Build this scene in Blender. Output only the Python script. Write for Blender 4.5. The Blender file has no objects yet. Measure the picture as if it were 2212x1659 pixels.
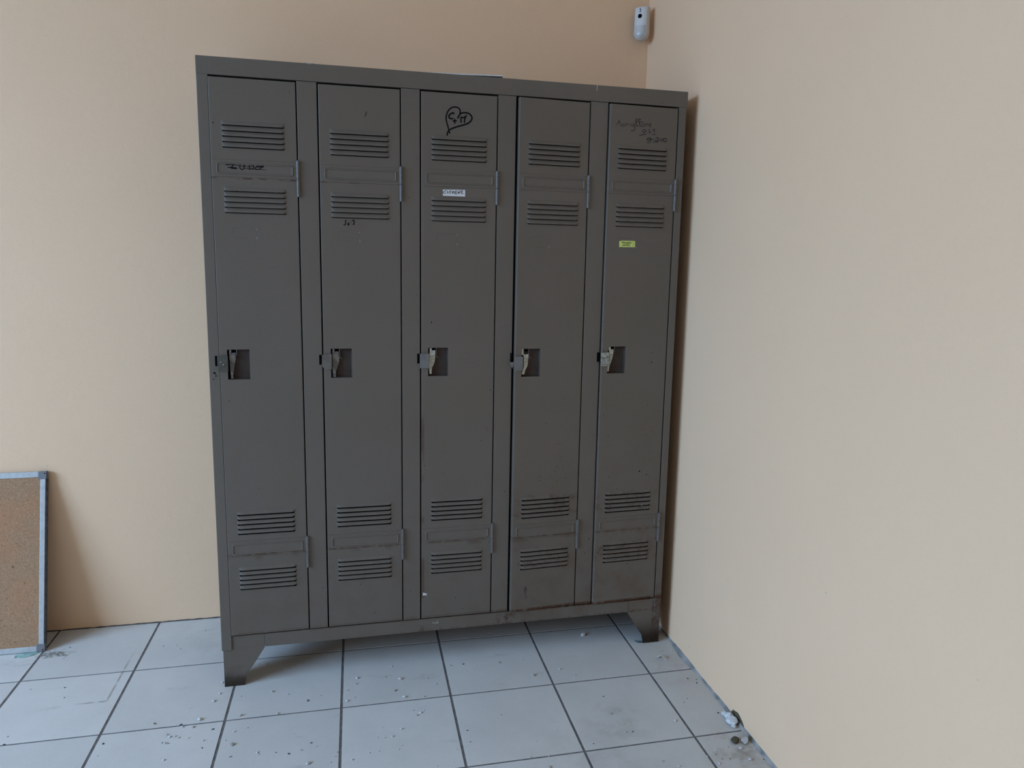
import bpy, bmesh, math, random
from mathutils import Vector, Matrix
random.seed(7)
SC = bpy.context.scene
COL = SC.collection

# ------------------------------------------------------------------ camera
cam_d = bpy.data.cameras.new('camera')
cam = bpy.data.objects.new('camera', cam_d)
COL.objects.link(cam)
cam.location = (-1.04234, -2.60409, 1.28797)
cam.rotation_euler = (1.419684, -0.0188768, -0.2165092)
cam_d.sensor_fit = 'HORIZONTAL'
cam_d.sensor_width = 36.0
cam_d.lens = 1571.39 * 36.0 / 2212.0
cam_d.shift_x = -9.756 / 2212.0
cam_d.shift_y = -31.59 / 2212.0
cam_d.clip_start = 0.02
SC.camera = cam

# ------------------------------------------------------------------ daylight
SKY = (0.475, 0.765, 1.21)
SKY_STRENGTH = 12.3
world = bpy.data.worlds.new('overcast_sky')
SC.world = world
world.use_nodes = True
bg = world.node_tree.nodes['Background']
bg.inputs['Color'].default_value = (*SKY, 1)
bg.inputs['Strength'].default_value = 1.0
_t = world.node_tree
_tc = _t.nodes.new('ShaderNodeTexCoord')
_sp = _t.nodes.new('ShaderNodeSeparateXYZ')
_t.links.new(_tc.outputs['Generated'], _sp.inputs[0])
_mr = _t.nodes.new('ShaderNodeValToRGB')          # overcast sky: dull ground, brighter towards the zenith
_t.links.new(_sp.outputs[2], _mr.inputs[0])
_cr = _mr.color_ramp
_cr.elements[0].position = 0.0
_cr.elements[0].color = (.95, .95, .95, 1)
_cr.elements[1].position = 0.6
_cr.elements[1].color = (2.45, 2.45, 2.45, 1)
_up = _t.nodes.new('ShaderNodeMath')
_up.operation = 'GREATER_THAN'
_t.links.new(_sp.outputs[2], _up.inputs[0])
_up.inputs[1].default_value = 0.0
_gm = _t.nodes.new('ShaderNodeMix')
_t.links.new(_up.outputs[0], _gm.inputs[0])
_gm.inputs[2].default_value = 0.8
_t.links.new(_mr.outputs[0], _gm.inputs[3])
_st = _t.nodes.new('ShaderNodeMath')
_st.operation = 'MULTIPLY'
_t.links.new(_gm.outputs[0], _st.inputs[0])
_st.inputs[1].default_value = SKY_STRENGTH
_t.links.new(_st.outputs[0], bg.inputs['Strength'])

# glazed shop front in the left wall: the portal only guides the sky light through it
WIN_Y0, WIN_Y1, WIN_Z0, WIN_Z1, WALL_L = -3.8, -1.05, 1.10, 2.90, -5.4
pl = bpy.data.lights.new('window_portal', 'AREA')
pl.shape = 'RECTANGLE'
pl.size = WIN_Y1 - WIN_Y0
pl.size_y = WIN_Z1 - WIN_Z0
pl.cycles.is_portal = True
po = bpy.data.objects.new('window_portal', pl)
COL.objects.link(po)
po.location = (WALL_L - 0.10, (WIN_Y0 + WIN_Y1) / 2, (WIN_Z0 + WIN_Z1) / 2)
po.rotation_euler = (math.radians(90), 0, math.radians(-90))

SC.view_settings.view_transform = 'Standard'
SC.view_settings.look = 'None'
SC.view_settings.exposure = 0.0
SC.view_settings.gamma = 1.0
SC.view_settings.use_curve_mapping = False
SC.cycles.use_denoising = True
SC.cycles.max_bounces = 14
SC.cycles.diffuse_bounces = 10
SC.cycles.glossy_bounces = 6

# measured layout data: (x, z) in metres on the locker front; crumbs (x, y, size, kind)
LUDO = [
  (0.0032,[(0.066,1.523),(0.0711,1.5239),(0.0808,1.525),(0.0923,1.5259),(0.1045,1.5261),(0.1162,1.5266),(0.1239,1.5263)]),
  (0.0018,[(0.0756,1.5238),(0.098,1.5228),(0.114,1.5209),(0.1367,1.5212)]),
  (0.0032,[(0.0708,1.5163),(0.0766,1.5175),(0.0849,1.5173),(0.0945,1.5154),(0.0868,1.5144),(0.0804,1.5151),(0.0778,1.5156)]),
  (0.0032,[(0.0853,1.5268),(0.0835,1.5221),(0.0817,1.5174),(0.0791,1.5154),(0.0842,1.5143),(0.0938,1.5147)]),
  (0.0032,[(0.1033,1.5264),(0.1015,1.5216),(0.1019,1.5164),(0.1047,1.5132),(0.1086,1.513),(0.1116,1.5161),(0.1124,1.5215),(0.1123,1.5261),(0.1141,1.5222)]),
  (0.0018,[(0.1119,1.5168),(0.119,1.5158),(0.1365,1.5156)]),
  (0.0032,[(0.1265,1.5261),(0.126,1.5208),(0.1261,1.5141)]),
  (0.0032,[(0.1239,1.526),(0.1303,1.5259),(0.1361,1.5232),(0.1379,1.5193),(0.1358,1.5159),(0.1267,1.5145)]),
  (0.0034,[(0.1628,1.5251),(0.1569,1.5232),(0.1497,1.5225),(0.1452,1.524)]),
  (0.0034,[(0.1627,1.5218),(0.1568,1.5215),(0.1477,1.5214),(0.1431,1.5205),(0.142,1.5168),(0.1442,1.5146),(0.1521,1.5156),(0.1554,1.5188),(0.1562,1.5221)]),
  (0.0016,[(0.1364,1.5146),(0.1527,1.5147),(0.1696,1.5144)]),
]
HEART = [
  (0.0040,[(0.6953,1.6813),(0.6985,1.6876),(0.7023,1.6934),(0.708,1.6968),(0.7158,1.6979),(0.7235,1.6977),(0.7307,1.6945),(0.7359,1.6886),(0.7366,1.6825),(0.7328,1.6755),(0.7257,1.6695),(0.7135,1.6645),(0.6993,1.66),(0.6852,1.6549),(0.6749,1.65),(0.6692,1.6448),(0.666,1.6391),(0.6651,1.6316)]),
  (0.0036,[(0.701,1.6927),(0.7026,1.6995),(0.7009,1.7062),(0.6957,1.7108),(0.688,1.7118),(0.6797,1.7104),(0.6721,1.705),(0.6657,1.6961),(0.6626,1.6855),(0.6623,1.6757),(0.6646,1.666),(0.6678,1.6564),(0.6698,1.6479),(0.6717,1.6419),(0.673,1.6388)]),
  (0.0042,[(0.6846,1.6929),(0.6817,1.6958),(0.6753,1.6924),(0.6702,1.6872),(0.6709,1.6823),(0.6748,1.6795),(0.6818,1.6799)]),
  (0.0040,[(0.6818,1.6732),(0.687,1.6741),(0.6918,1.6744)]),
  (0.0034,[(0.6869,1.6787),(0.6868,1.6735),(0.687,1.6667)]),
  (0.0036,[(0.7053,1.6705),(0.7047,1.677),(0.7052,1.685),(0.7101,1.684),(0.7152,1.6856),(0.7207,1.6911)]),
  (0.0036,[(0.7188,1.687),(0.7159,1.6819),(0.715,1.6757),(0.7157,1.6708)]),
]
NAME = [
  (0.0014,[(1.179,1.7046),(1.1803,1.6953),(1.1806,1.7013)]),
  (0.0016,[(1.1717,1.6893),(1.1771,1.6943),(1.1829,1.7006)]),
  (0.0014,[(1.1807,1.697),(1.1836,1.6947),(1.1859,1.6863)]),
  (0.0014,[(1.1949,1.6928),(1.1907,1.6934),(1.1895,1.6882),(1.1924,1.6858),(1.196,1.6894),(1.1958,1.6937),(1.1966,1.6861)]),
  (0.0012,[(1.1999,1.6863),(1.2,1.6939),(1.2033,1.6949),(1.2053,1.6917),(1.2059,1.6874),(1.2061,1.6934),(1.2098,1.6962),(1.2126,1.6946),(1.2148,1.6888)]),
  (0.0018,[(1.2206,1.6951),(1.2223,1.6892),(1.227,1.6895),(1.2291,1.6947)]),
  (0.0022,[(1.228,1.6972),(1.2313,1.6889),(1.2326,1.6796),(1.2276,1.6759),(1.2201,1.6755)]),
  (0.0024,[(1.2373,1.7109),(1.2352,1.7061),(1.2356,1.6968),(1.2382,1.691),(1.243,1.6904)]),
  (0.0018,[(1.2373,1.7109),(1.2403,1.7073),(1.2369,1.6986)]),
  (0.0026,[(1.2501,1.7096),(1.2458,1.7106),(1.2446,1.7058),(1.2468,1.6991),(1.2476,1.6932)]),
  (0.0022,[(1.2448,1.702),(1.2518,1.7028),(1.2575,1.7027)]),
  (0.0016,[(1.2477,1.6907),(1.2534,1.6906),(1.2541,1.6953),(1.2596,1.6986),(1.2644,1.6967),(1.2637,1.6924),(1.2581,1.6904),(1.2542,1.6927)]),
  (0.0014,[(1.2691,1.6979),(1.2694,1.6919),(1.27,1.6988),(1.2738,1.699),(1.276,1.6931)]),
  (0.0018,[(1.2788,1.695),(1.2844,1.697),(1.2843,1.6996),(1.2796,1.6985),(1.2799,1.6925),(1.2866,1.6907)]),
  (0.0019,[(1.2671,1.6806),(1.2614,1.6812),(1.2583,1.6767),(1.2609,1.6726),(1.2665,1.6746),(1.2681,1.6798),(1.2703,1.674)]),
  (0.0019,[(1.2756,1.682),(1.2804,1.6822),(1.2816,1.6771),(1.2819,1.6712)]),
  (0.0022,[(1.2775,1.6735),(1.2846,1.6743)]),
  (0.0020,[(1.292,1.6786),(1.2959,1.6857),(1.2975,1.6737)]),
  (0.0022,[(1.2896,1.6681),(1.3029,1.6701)]),
  (0.0024,[(1.2485,1.6625),(1.2583,1.666),(1.2696,1.6683)]),
  (0.0022,[(1.2825,1.6583),(1.2759,1.6566),(1.2737,1.6522),(1.2781,1.6503),(1.2836,1.6549),(1.2849,1.6576),(1.2853,1.649),(1.2813,1.6444),(1.2737,1.6436)]),
  (0.0013,[(1.2883,1.6577),(1.2894,1.6543),(1.2951,1.6538),(1.2971,1.6522)]),
  (0.0022,[(1.3017,1.6576),(1.3073,1.6605),(1.3112,1.6581),(1.3115,1.6521),(1.3089,1.648),(1.3041,1.6469),(1.3011,1.6498),(1.3058,1.6509),(1.3097,1.6494)]),
  (0.0015,[(1.3011,1.6489),(1.2927,1.645)]),
  (0.0014,[(1.3208,1.6586),(1.3171,1.655),(1.3193,1.6507),(1.324,1.6519),(1.3238,1.657),(1.3208,1.6586)]),
  (0.0022,[(1.3323,1.6601),(1.3276,1.6564),(1.3289,1.6512),(1.3347,1.6498),(1.3394,1.6535),(1.3381,1.6587),(1.3323,1.6601)]),
]
CLEMENT = [
  (0.0016,[(0.664,1.4787),(0.6593,1.4771),(0.6553,1.4745),(0.6546,1.473),(0.6571,1.471),(0.6622,1.4712)]),
  (0.0018,[(0.6673,1.4781),(0.6677,1.4749),(0.6669,1.4717)]),
  (0.0016,[(0.6648,1.4713),(0.6702,1.4718)]),
  (0.0018,[(0.672,1.4781),(0.6786,1.4785)]),
  (0.0017,[(0.6764,1.4763),(0.6731,1.4751),(0.6728,1.473),(0.6743,1.4716),(0.6768,1.4724)]),
  (0.0018,[(0.6808,1.4701),(0.6812,1.4733),(0.6808,1.4772)]),
  (0.0018,[(0.6808,1.4761),(0.6823,1.4744),(0.6856,1.4774)]),
  (0.0018,[(0.6859,1.4778),(0.6865,1.4735),(0.6867,1.4696)]),
  (0.0018,[(0.6892,1.4786),(0.6955,1.479)]),
  (0.0017,[(0.6911,1.4772),(0.6904,1.4737),(0.6907,1.4705),(0.6948,1.4706)]),
  (0.0016,[(0.6911,1.4748),(0.6947,1.4749)]),
  (0.0018,[(0.6986,1.4708),(0.6981,1.474),(0.698,1.4775)]),
  (0.0018,[(0.698,1.4772),(0.6999,1.474),(0.7028,1.4727)]),
  (0.0016,[(0.7028,1.4727),(0.7032,1.4766),(0.7021,1.4802)]),
  (0.0016,[(0.7054,1.4792),(0.712,1.4796)]),
  (0.0018,[(0.7087,1.479),(0.7085,1.4743),(0.7086,1.4708)]),
  (0.0022,[(0.7124,1.472),(0.7126,1.4716)]),
]
SEB = [
  (0.0022,[(0.3805,1.3855),(0.3786,1.3846),(0.378,1.3792),(0.3776,1.3743),(0.3755,1.3726),(0.3733,1.3739)]),
  (0.0022,[(0.3899,1.3817),(0.3904,1.3815)]),
  (0.0022,[(0.3847,1.3783),(0.3874,1.3773),(0.3857,1.3756),(0.3879,1.3762)]),
  (0.0024,[(0.3846,1.374),(0.3862,1.3727),(0.3873,1.374),(0.3841,1.3761)]),
  (0.0009,[(0.3944,1.3802),(0.3943,1.3753)]),
  (0.0024,[(0.3967,1.3852),(0.3999,1.3864),(0.4018,1.3837),(0.4017,1.3777),(0.4008,1.3752),(0.3984,1.3752)]),
]
TICK = [
  (0.0016,[(0.4395,1.6841),(0.4379,1.6774),(0.4357,1.6704)]),
]
SMUDGE3 = [
  (0.0010,[(0.7029,0.9853),(0.718,0.9838),(0.7375,0.9844)]),
  (0.0012,[(0.7126,0.9778),(0.7163,0.9771)]),
  (0.0010,[(0.7376,0.9731),(0.7506,0.9725),(0.7615,0.9717)]),
  (0.0016,[(0.7508,0.961),(0.7584,0.9609)]),
  (0.0012,[(0.7562,0.9624),(0.7655,0.9701)]),
]
SCR1 = [
  (0.0009,[(0.1566,0.9845),(0.1663,0.9848),(0.1846,0.9856)]),
  (0.0009,[(0.1833,0.9739),(0.1998,0.9733)]),
]
SCR2 = [
  (0.0009,[(0.4646,0.9768),(0.4872,0.9754)]),
]
HAIR4 = [
  (0.0012,[(0.933,1.2851),(0.9399,1.2823),(0.943,1.2773)]),
]
RUSTDOT1 = [
  (0.0030,[(0.0106,0.9545),(0.014,0.9566),(0.0158,0.9515)]),
  (0.0030,[(0.0162,0.9458),(0.0202,0.9472)]),
  (0.0026,[(0.0093,0.9374),(0.0126,0.938)]),
]
DOTS = [(1.0372,0.8578,1),(1.0477,0.8386,1),(1.0476,0.7898,1),(0.9778,0.7811,1),(1.0141,0.7117,1),(1.0268,0.7143,1),(0.937,0.6978,1),(1.0332,0.6706,1),(1.0308,0.6584,1),(1.0173,0.6391,1),(1.037,0.6366,1),(1.0134,0.6222,1),(0.9529,0.6044,1),(0.9615,0.6095,1),(0.961,0.5968,1),(0.7929,0.7629,1),(0.7905,0.7718,1),(0.7736,0.7325,1),(0.6171,0.7119,1),(0.6556,0.7031,1),(0.6002,0.6602,1),(0.6551,0.6308,1),(1.1664,0.8039,1),(1.1856,0.733,1),(1.3284,0.6726,1),(1.3331,0.6459,1),(1.2993,0.6102,3),(1.3245,0.5975,2),(1.1779,0.6265,1),(1.1939,0.5973,1),(1.1389,0.7363,1),(1.3178,0.8291,1),(1.3087,0.7484,1),(1.3142,0.7308,1),(1.3356,0.7414,1),(1.2231,0.5562,1),(1.3272,0.5507,1),(1.0482,0.6005,1),(1.0202,0.5919,1),(0.27,0.8356,1),(0.121,0.6136,1),(0.023,0.6646,1),(0.0502,0.8744,1),(1.1948,0.5967,1),(1.3249,0.5978,2),(1.2484,0.3768,1),(1.2696,0.2947,1),(1.2362,0.2484,1),(1.3471,0.2511,1),(1.2951,0.3843,1),(1.134,0.3879,1),(1.1223,0.3397,1),(1.1332,0.1914,1),(0.339,0.6087,1),(0.4479,0.1965,1),(0.4059,0.2939,1),(0.5689,0.3497,1),(0.5619,0.1715,1),(0.5692,0.4988,1),(0.2945,0.2932,1),(1.1349,0.3895,2),(1.1212,0.3405,1),(1.1315,0.1914,1),(0.9972,0.4649,1),(1.1634,0.5044,1),(1.0484,0.2023,1),(0.8509,0.5647,1),(0.569,0.3496,1),(0.6987,0.2246,1),(0.721,0.1857,1),(0.5573,0.2583,1),(0.6711,0.3714,1),(1.3225,0.9985,1),(1.3244,0.9687,2),(0.0378,1.6313,2),(0.2344,1.7222,1),(0.5565,1.4557,1),(0.5799,1.5653,1),(0.8017,0.8899,2),(0.6211,1.0965,3),(0.5773,1.1767,1)]
CRUMBS = [(-1.482,-0.605,0.0116,'w'),
(-1.493,-0.636,0.0076,'w'),
(-1.523,-0.63,0.0063,'w'),
(-1.461,-0.524,0.0081,'w'),
(-1.449,-0.486,0.0055,'w'),
(-1.545,-0.669,0.0075,'w'),
(-1.555,-0.657,0.0062,'w'),
(-1.532,-0.668,0.005,'w'),
(-1.521,-0.676,0.005,'w'),
(-1.498,-0.682,0.005,'w'),
(-1.552,-0.693,0.0061,'w'),
(-1.545,-0.696,0.0049,'w'),
(-1.561,-0.69,0.0049,'w'),
(-1.452,-0.731,0.0061,'d'),
(-1.439,-0.655,0.0076,'d'),
(-1.455,-0.701,0.0049,'w'),
(-1.538,-0.763,0.0059,'w'),
(-1.599,-0.6,0.0102,'t'),
(-1.528,-0.618,0.0089,'d'),
(-1.96,-0.619,0.0073,'d'),
(-1.709,-0.664,0.0086,'d'),
(-1.885,-0.423,0.0054,'d'),
(-1.903,-0.369,0.0069,'d'),
(-1.997,-0.36,0.0041,'d'),
(-1.636,-0.174,0.0046,'d'),
(-1.971,-0.126,0.0061,'d'),
(-1.677,-0.171,0.0031,'d'),
(-1.618,-0.201,0.003,'d'),
(-1.562,-0.092,0.0032,'d'),
(-1.965,-0.586,0.0037,'d'),
(-1.709,-0.713,0.0036,'w'),
(-1.3,-0.505,0.0083,'w'),
(-1.45,-0.487,0.0068,'w'),
(-1.461,-0.522,0.0081,'w'),
(-1.438,-0.655,0.0076,'d'),
(-1.374,-0.607,0.0091,'w'),
(-1.382,-0.678,0.0063,'w'),
(-1.378,-0.733,0.011,'w'),
(-1.374,-0.781,0.0072,'t'),
(-1.309,-0.778,0.006,'w'),
(-1.304,-0.786,0.0036,'w'),
(-1.199,-0.79,0.0049,'w'),
(-1.177,-0.846,0.0142,'W'),
(-1.174,-0.764,0.0074,'d'),
(-1.228,-0.798,0.0084,'d'),
(-1.261,-0.786,0.0048,'d'),
(-1.194,-0.569,0.0108,'t'),
(-1.053,-0.479,0.0086,'w'),
(-1.057,-0.511,0.0056,'w'),
(-1.082,-0.539,0.0055,'w'),
(-1.061,-0.58,0.0041,'w'),
(-1.082,-0.593,0.0081,'w'),
(-1.11,-0.832,0.0036,'w'),
(-1.122,-0.852,0.0036,'w'),
(-1.067,-0.853,0.0048,'w'),
(-1.104,-0.815,0.0049,'d'),
(-1.16,-0.782,0.0037,'w'),
(-1.399,-0.712,0.0037,'w'),
(-1.346,-0.667,0.0038,'d'),
(-1.002,-0.776,0.0038,'w'),
(-0.981,-0.78,0.0025,'w'),
(-1.024,-0.834,0.0036,'w'),
(-1.274,-0.617,0.0066,'w'),
(-1.25,-0.526,0.0041,'d'),
(-1.385,-0.511,0.0041,'d'),
(-1.252,-0.377,0.0058,'w'),
(-1.158,-0.551,0.0027,'w'),
(-1.356,-0.342,0.0044,'d'),
(-1.331,-0.347,0.0059,'d'),
(-1.452,-0.428,0.0056,'w'),
(-0.947,-0.433,0.0059,'w'),
(-0.924,-0.509,0.0114,'w'),
(-0.94,-0.566,0.0097,'t'),
(-0.918,-0.605,0.0096,'w'),
(-0.86,-0.613,0.0055,'w'),
(-0.843,-0.521,0.0043,'w'),
(-0.821,-0.555,0.0056,'w'),
(-0.878,-0.689,0.0079,'w'),
(-0.888,-0.699,0.0066,'w'),
(-0.898,-0.674,0.004,'w'),
(-0.868,-0.679,0.004,'w'),
(-0.936,-0.752,0.0064,'w'),
(-0.961,-0.779,0.0063,'w'),
(-0.981,-0.78,0.0025,'w'),
(-1.001,-0.775,0.0038,'w'),
(-0.987,-0.735,0.0026,'w'),
(-0.939,-0.821,0.0037,'w'),
(-0.948,-0.834,0.0024,'w'),
(-1.0,-0.832,0.0037,'w'),
(-0.798,-0.863,0.0037,'w'),
(-0.855,-0.918,0.0036,'w'),
(-0.72,-0.461,0.0074,'d'),
(-0.76,-0.461,0.0059,'d'),
(-0.607,-0.474,0.0075,'w'),
(-0.529,-0.471,0.003,'w'),
(-0.517,-0.566,0.0116,'w'),
(-0.425,-0.547,0.0074,'w'),
(-0.757,-0.791,0.0064,'d'),
(-0.652,-0.741,0.004,'d'),
(-0.756,-0.84,0.0025,'d'),
(-0.583,-0.873,0.0037,'w'),
(-0.632,-0.845,0.0025,'w'),
(-0.613,-0.93,0.0048,'w'),
(-0.516,-0.838,0.0038,'w'),
(-0.572,-0.975,0.0059,'w'),
(-0.392,-0.246,0.005,'w'),
(-0.605,-0.281,0.0032,'w'),
(-0.965,-0.489,0.0057,'d'),
(-0.383,-0.587,0.0044,'d'),
(-0.564,-0.936,0.0036,'w'),
(-0.288,-0.359,0.0225,'A'),
(-0.424,-0.546,0.0059,'w'),
(-0.335,-0.6,0.0044,'w'),
(-0.344,-0.797,0.0066,'w'),
(-0.174,-0.861,0.0079,'w'),
(-0.335,-0.711,0.0069,'d'),
(-0.432,-0.91,0.005,'d'),
(-0.044,-0.67,0.0072,'d'),
(-0.019,-0.68,0.0058,'d'),
(-0.027,-0.698,0.0072,'d'),
(-0.092,-0.768,0.0041,'d'),
(-0.11,-0.784,0.0041,'d'),
(-0.034,-0.849,0.008,'d'),
(-0.008,-0.865,0.008,'w'),
(-0.025,-0.903,0.0052,'w'),
(-0.051,-1.005,0.0112,'C'),
(-0.049,-1.05,0.0085,'w'),
(-0.136,-1.048,0.006,'w'),
(-0.121,-1.0,0.0049,'w'),
(-0.279,-1.012,0.006,'w'),
(-0.245,-1.038,0.006,'w'),
(-0.084,-0.993,0.005,'w'),
(-0.078,-0.933,0.0038,'w'),
(-0.069,-0.944,0.0038,'w'),
(-0.003,-1.012,0.005,'w'),
(-0.024,-0.51,0.0062,'w'),
(-0.007,-1.055,0.0049,'d'),
(-0.573,-0.978,0.0071,'w'),
(-0.326,-0.881,0.0051,'d'),
(-0.309,-0.882,0.0064,'d'),
(-0.118,-1.032,0.0036,'d'),
(-0.153,-1.016,0.0037,'w'),
(-0.098,-1.036,0.0036,'d'),
(-0.126,-1.013,0.0037,'d')]

# ------------------------------------------------------------------ helpers
def tag(o, label=None, cat=None, group=None, kind=None):
    if label: o['label'] = label
    if cat: o['category'] = cat
    if group: o['group'] = group
    if kind: o['kind'] = kind
    return o

def empty(name, loc=(0, 0, 0), rz=0.0, parent=None):
    o = bpy.data.objects.new(name, None)
    COL.objects.link(o)
    o.location = loc
    o.rotation_euler = (0, 0, rz)
    o.empty_display_size = 0.05
    if parent: o.parent = parent
    return o

def obj(name, bm, mat, parent=None, smooth=False):
    me = bpy.data.meshes.new(name)
    bmesh.ops.recalc_face_normals(bm, faces=bm.faces)
    bm.to_mesh(me)
    bm.free()
    if smooth:
        for p in me.polygons: p.use_smooth = True
    for m in (mat if isinstance(mat, (list, tuple)) else [mat]):
        me.materials.append(m)
    o = bpy.data.objects.new(name, me)
    COL.objects.link(o)
    if parent: o.parent = parent
    return o

def box(bm, x0, x1, y0, y1, z0, z1, bevel=0.0, seg=2, mi=0):
    vs = [bm.verts.new((x, y, z)) for x in (x0, x1) for y in (y0, y1) for z in (z0, z1)]
    idx = [(0, 1, 3, 2), (4, 6, 7, 5), (0, 4, 5, 1), (2, 3, 7, 6), (0, 2, 6, 4), (1, 5, 7, 3)]
    fs = [bm.faces.new([vs[i] for i in f]) for f in idx]
    for f in fs: f.material_index = mi
    if bevel > 0:
        es = list({e for f in fs for e in f.edges})
        bmesh.ops.bevel(bm, geom=es, offset=bevel, segments=seg, profile=0.5, affect='EDGES')
    return vs

def prism(bm, poly, y0, y1):
    """polygon of (x, z) points extruded from y0 to y1"""
    a = [bm.verts.new((x, y0, z)) for x, z in poly]
    b = [bm.verts.new((x, y1, z)) for x, z in poly]
    bm.faces.new(a)
    bm.faces.new(b[::-1])
    n = len(poly)
    for i in range(n):
        bm.faces.new((a[i], b[i], b[(i + 1) % n], a[(i + 1) % n]))

def cyl(bm, p0, p1, r, n=16, r1=None, round_end=0.0):
    p0, p1 = Vector(p0), Vector(p1)
    d = (p1 - p0).normalized()
    u = d.orthogonal().normalized()
    v = d.cross(u)
    r1 = r if r1 is None else r1
    rings = []
    L = (p1 - p0).length
    st = [(0, r), (L, r1)]
    if round_end > 0:
        e = round_end
        st = [(0, r - e), (e * .4, r - e * .35), (e, r), (L - e, r1), (L - e * .4, r1 - e * .35), (L, r1 - e)]
    for t, rr in st:
        rings.append([bm.verts.new(p0 + d * t + (u * math.cos(2 * math.pi * k / n) + v * math.sin(2 * math.pi * k / n)) * rr) for k in range(n)])
    for a, b in zip(rings, rings[1:]):
        for k in range(n):
            bm.faces.new((a[k], a[(k + 1) % n], b[(k + 1) % n], b[k]))
    bm.faces.new(rings[0][::-1])
    bm.faces.new(rings[-1])

def smooth_line(pts, n=4):
    if len(pts) < 3: return pts
    P = [Vector((a, b)) for a, b in pts]
    out = []
    for i in range(len(P) - 1):
        p0 = P[i - 1] if i else P[0]; p1 = P[i]; p2 = P[i + 1]; p3 = P[i + 2] if i + 2 < len(P) else P[-1]
        for k in range(n):
            t = k / n
            q = 0.5 * ((2 * p1) + (p2 - p0) * t + (2 * p0 - 5 * p1 + 4 * p2 - p3) * t * t + (3 * p1 - p0 - 3 * p2 + p3) * t ** 3)
            out.append((q.x, q.y))
    out.append(tuple(P[-1]))
    return out

def ink(bm, strokes, y, dx=0.0, scale=1.0, wscale=0.62):
    """pen strokes lying on a front-facing plane at depth y (x, z points)"""
    k = 0
    for w, pts in strokes:
        L = smooth_line(pts)
        h = w * wscale / 2
        yy = y - 0.00002 * k
        k += 1
        N = len(L)
        left, right = [], []
        for i, (x, z) in enumerate(L):
            a = Vector(L[max(0, i - 1)]); b = Vector(L[min(N - 1, i + 1)])
            d = (b - a)
            d = d.normalized() if d.length > 1e-7 else Vector((1, 0))
            n = Vector((-d.y, d.x))
            taper = 1.0 if 0 < i < N - 1 else 0.75
            left.append(bm.verts.new((x + dx + n.x * h * taper, yy, z + n.y * h * taper)))
            right.append(bm.verts.new((x + dx - n.x * h * taper, yy, z - n.y * h * taper)))
        for i in range(N - 1):
            bm.faces.new((left[i], right[i], right[i + 1], left[i + 1]))
        for (x, z) in (L[0], L[-1]):
            c = [bm.verts.new((x + dx + h * .8 * math.cos(t * math.pi / 4), yy - 0.00001, z + h * .8 * math.sin(t * math.pi / 4))) for t in range(8)]
            bm.faces.new(c)

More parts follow.
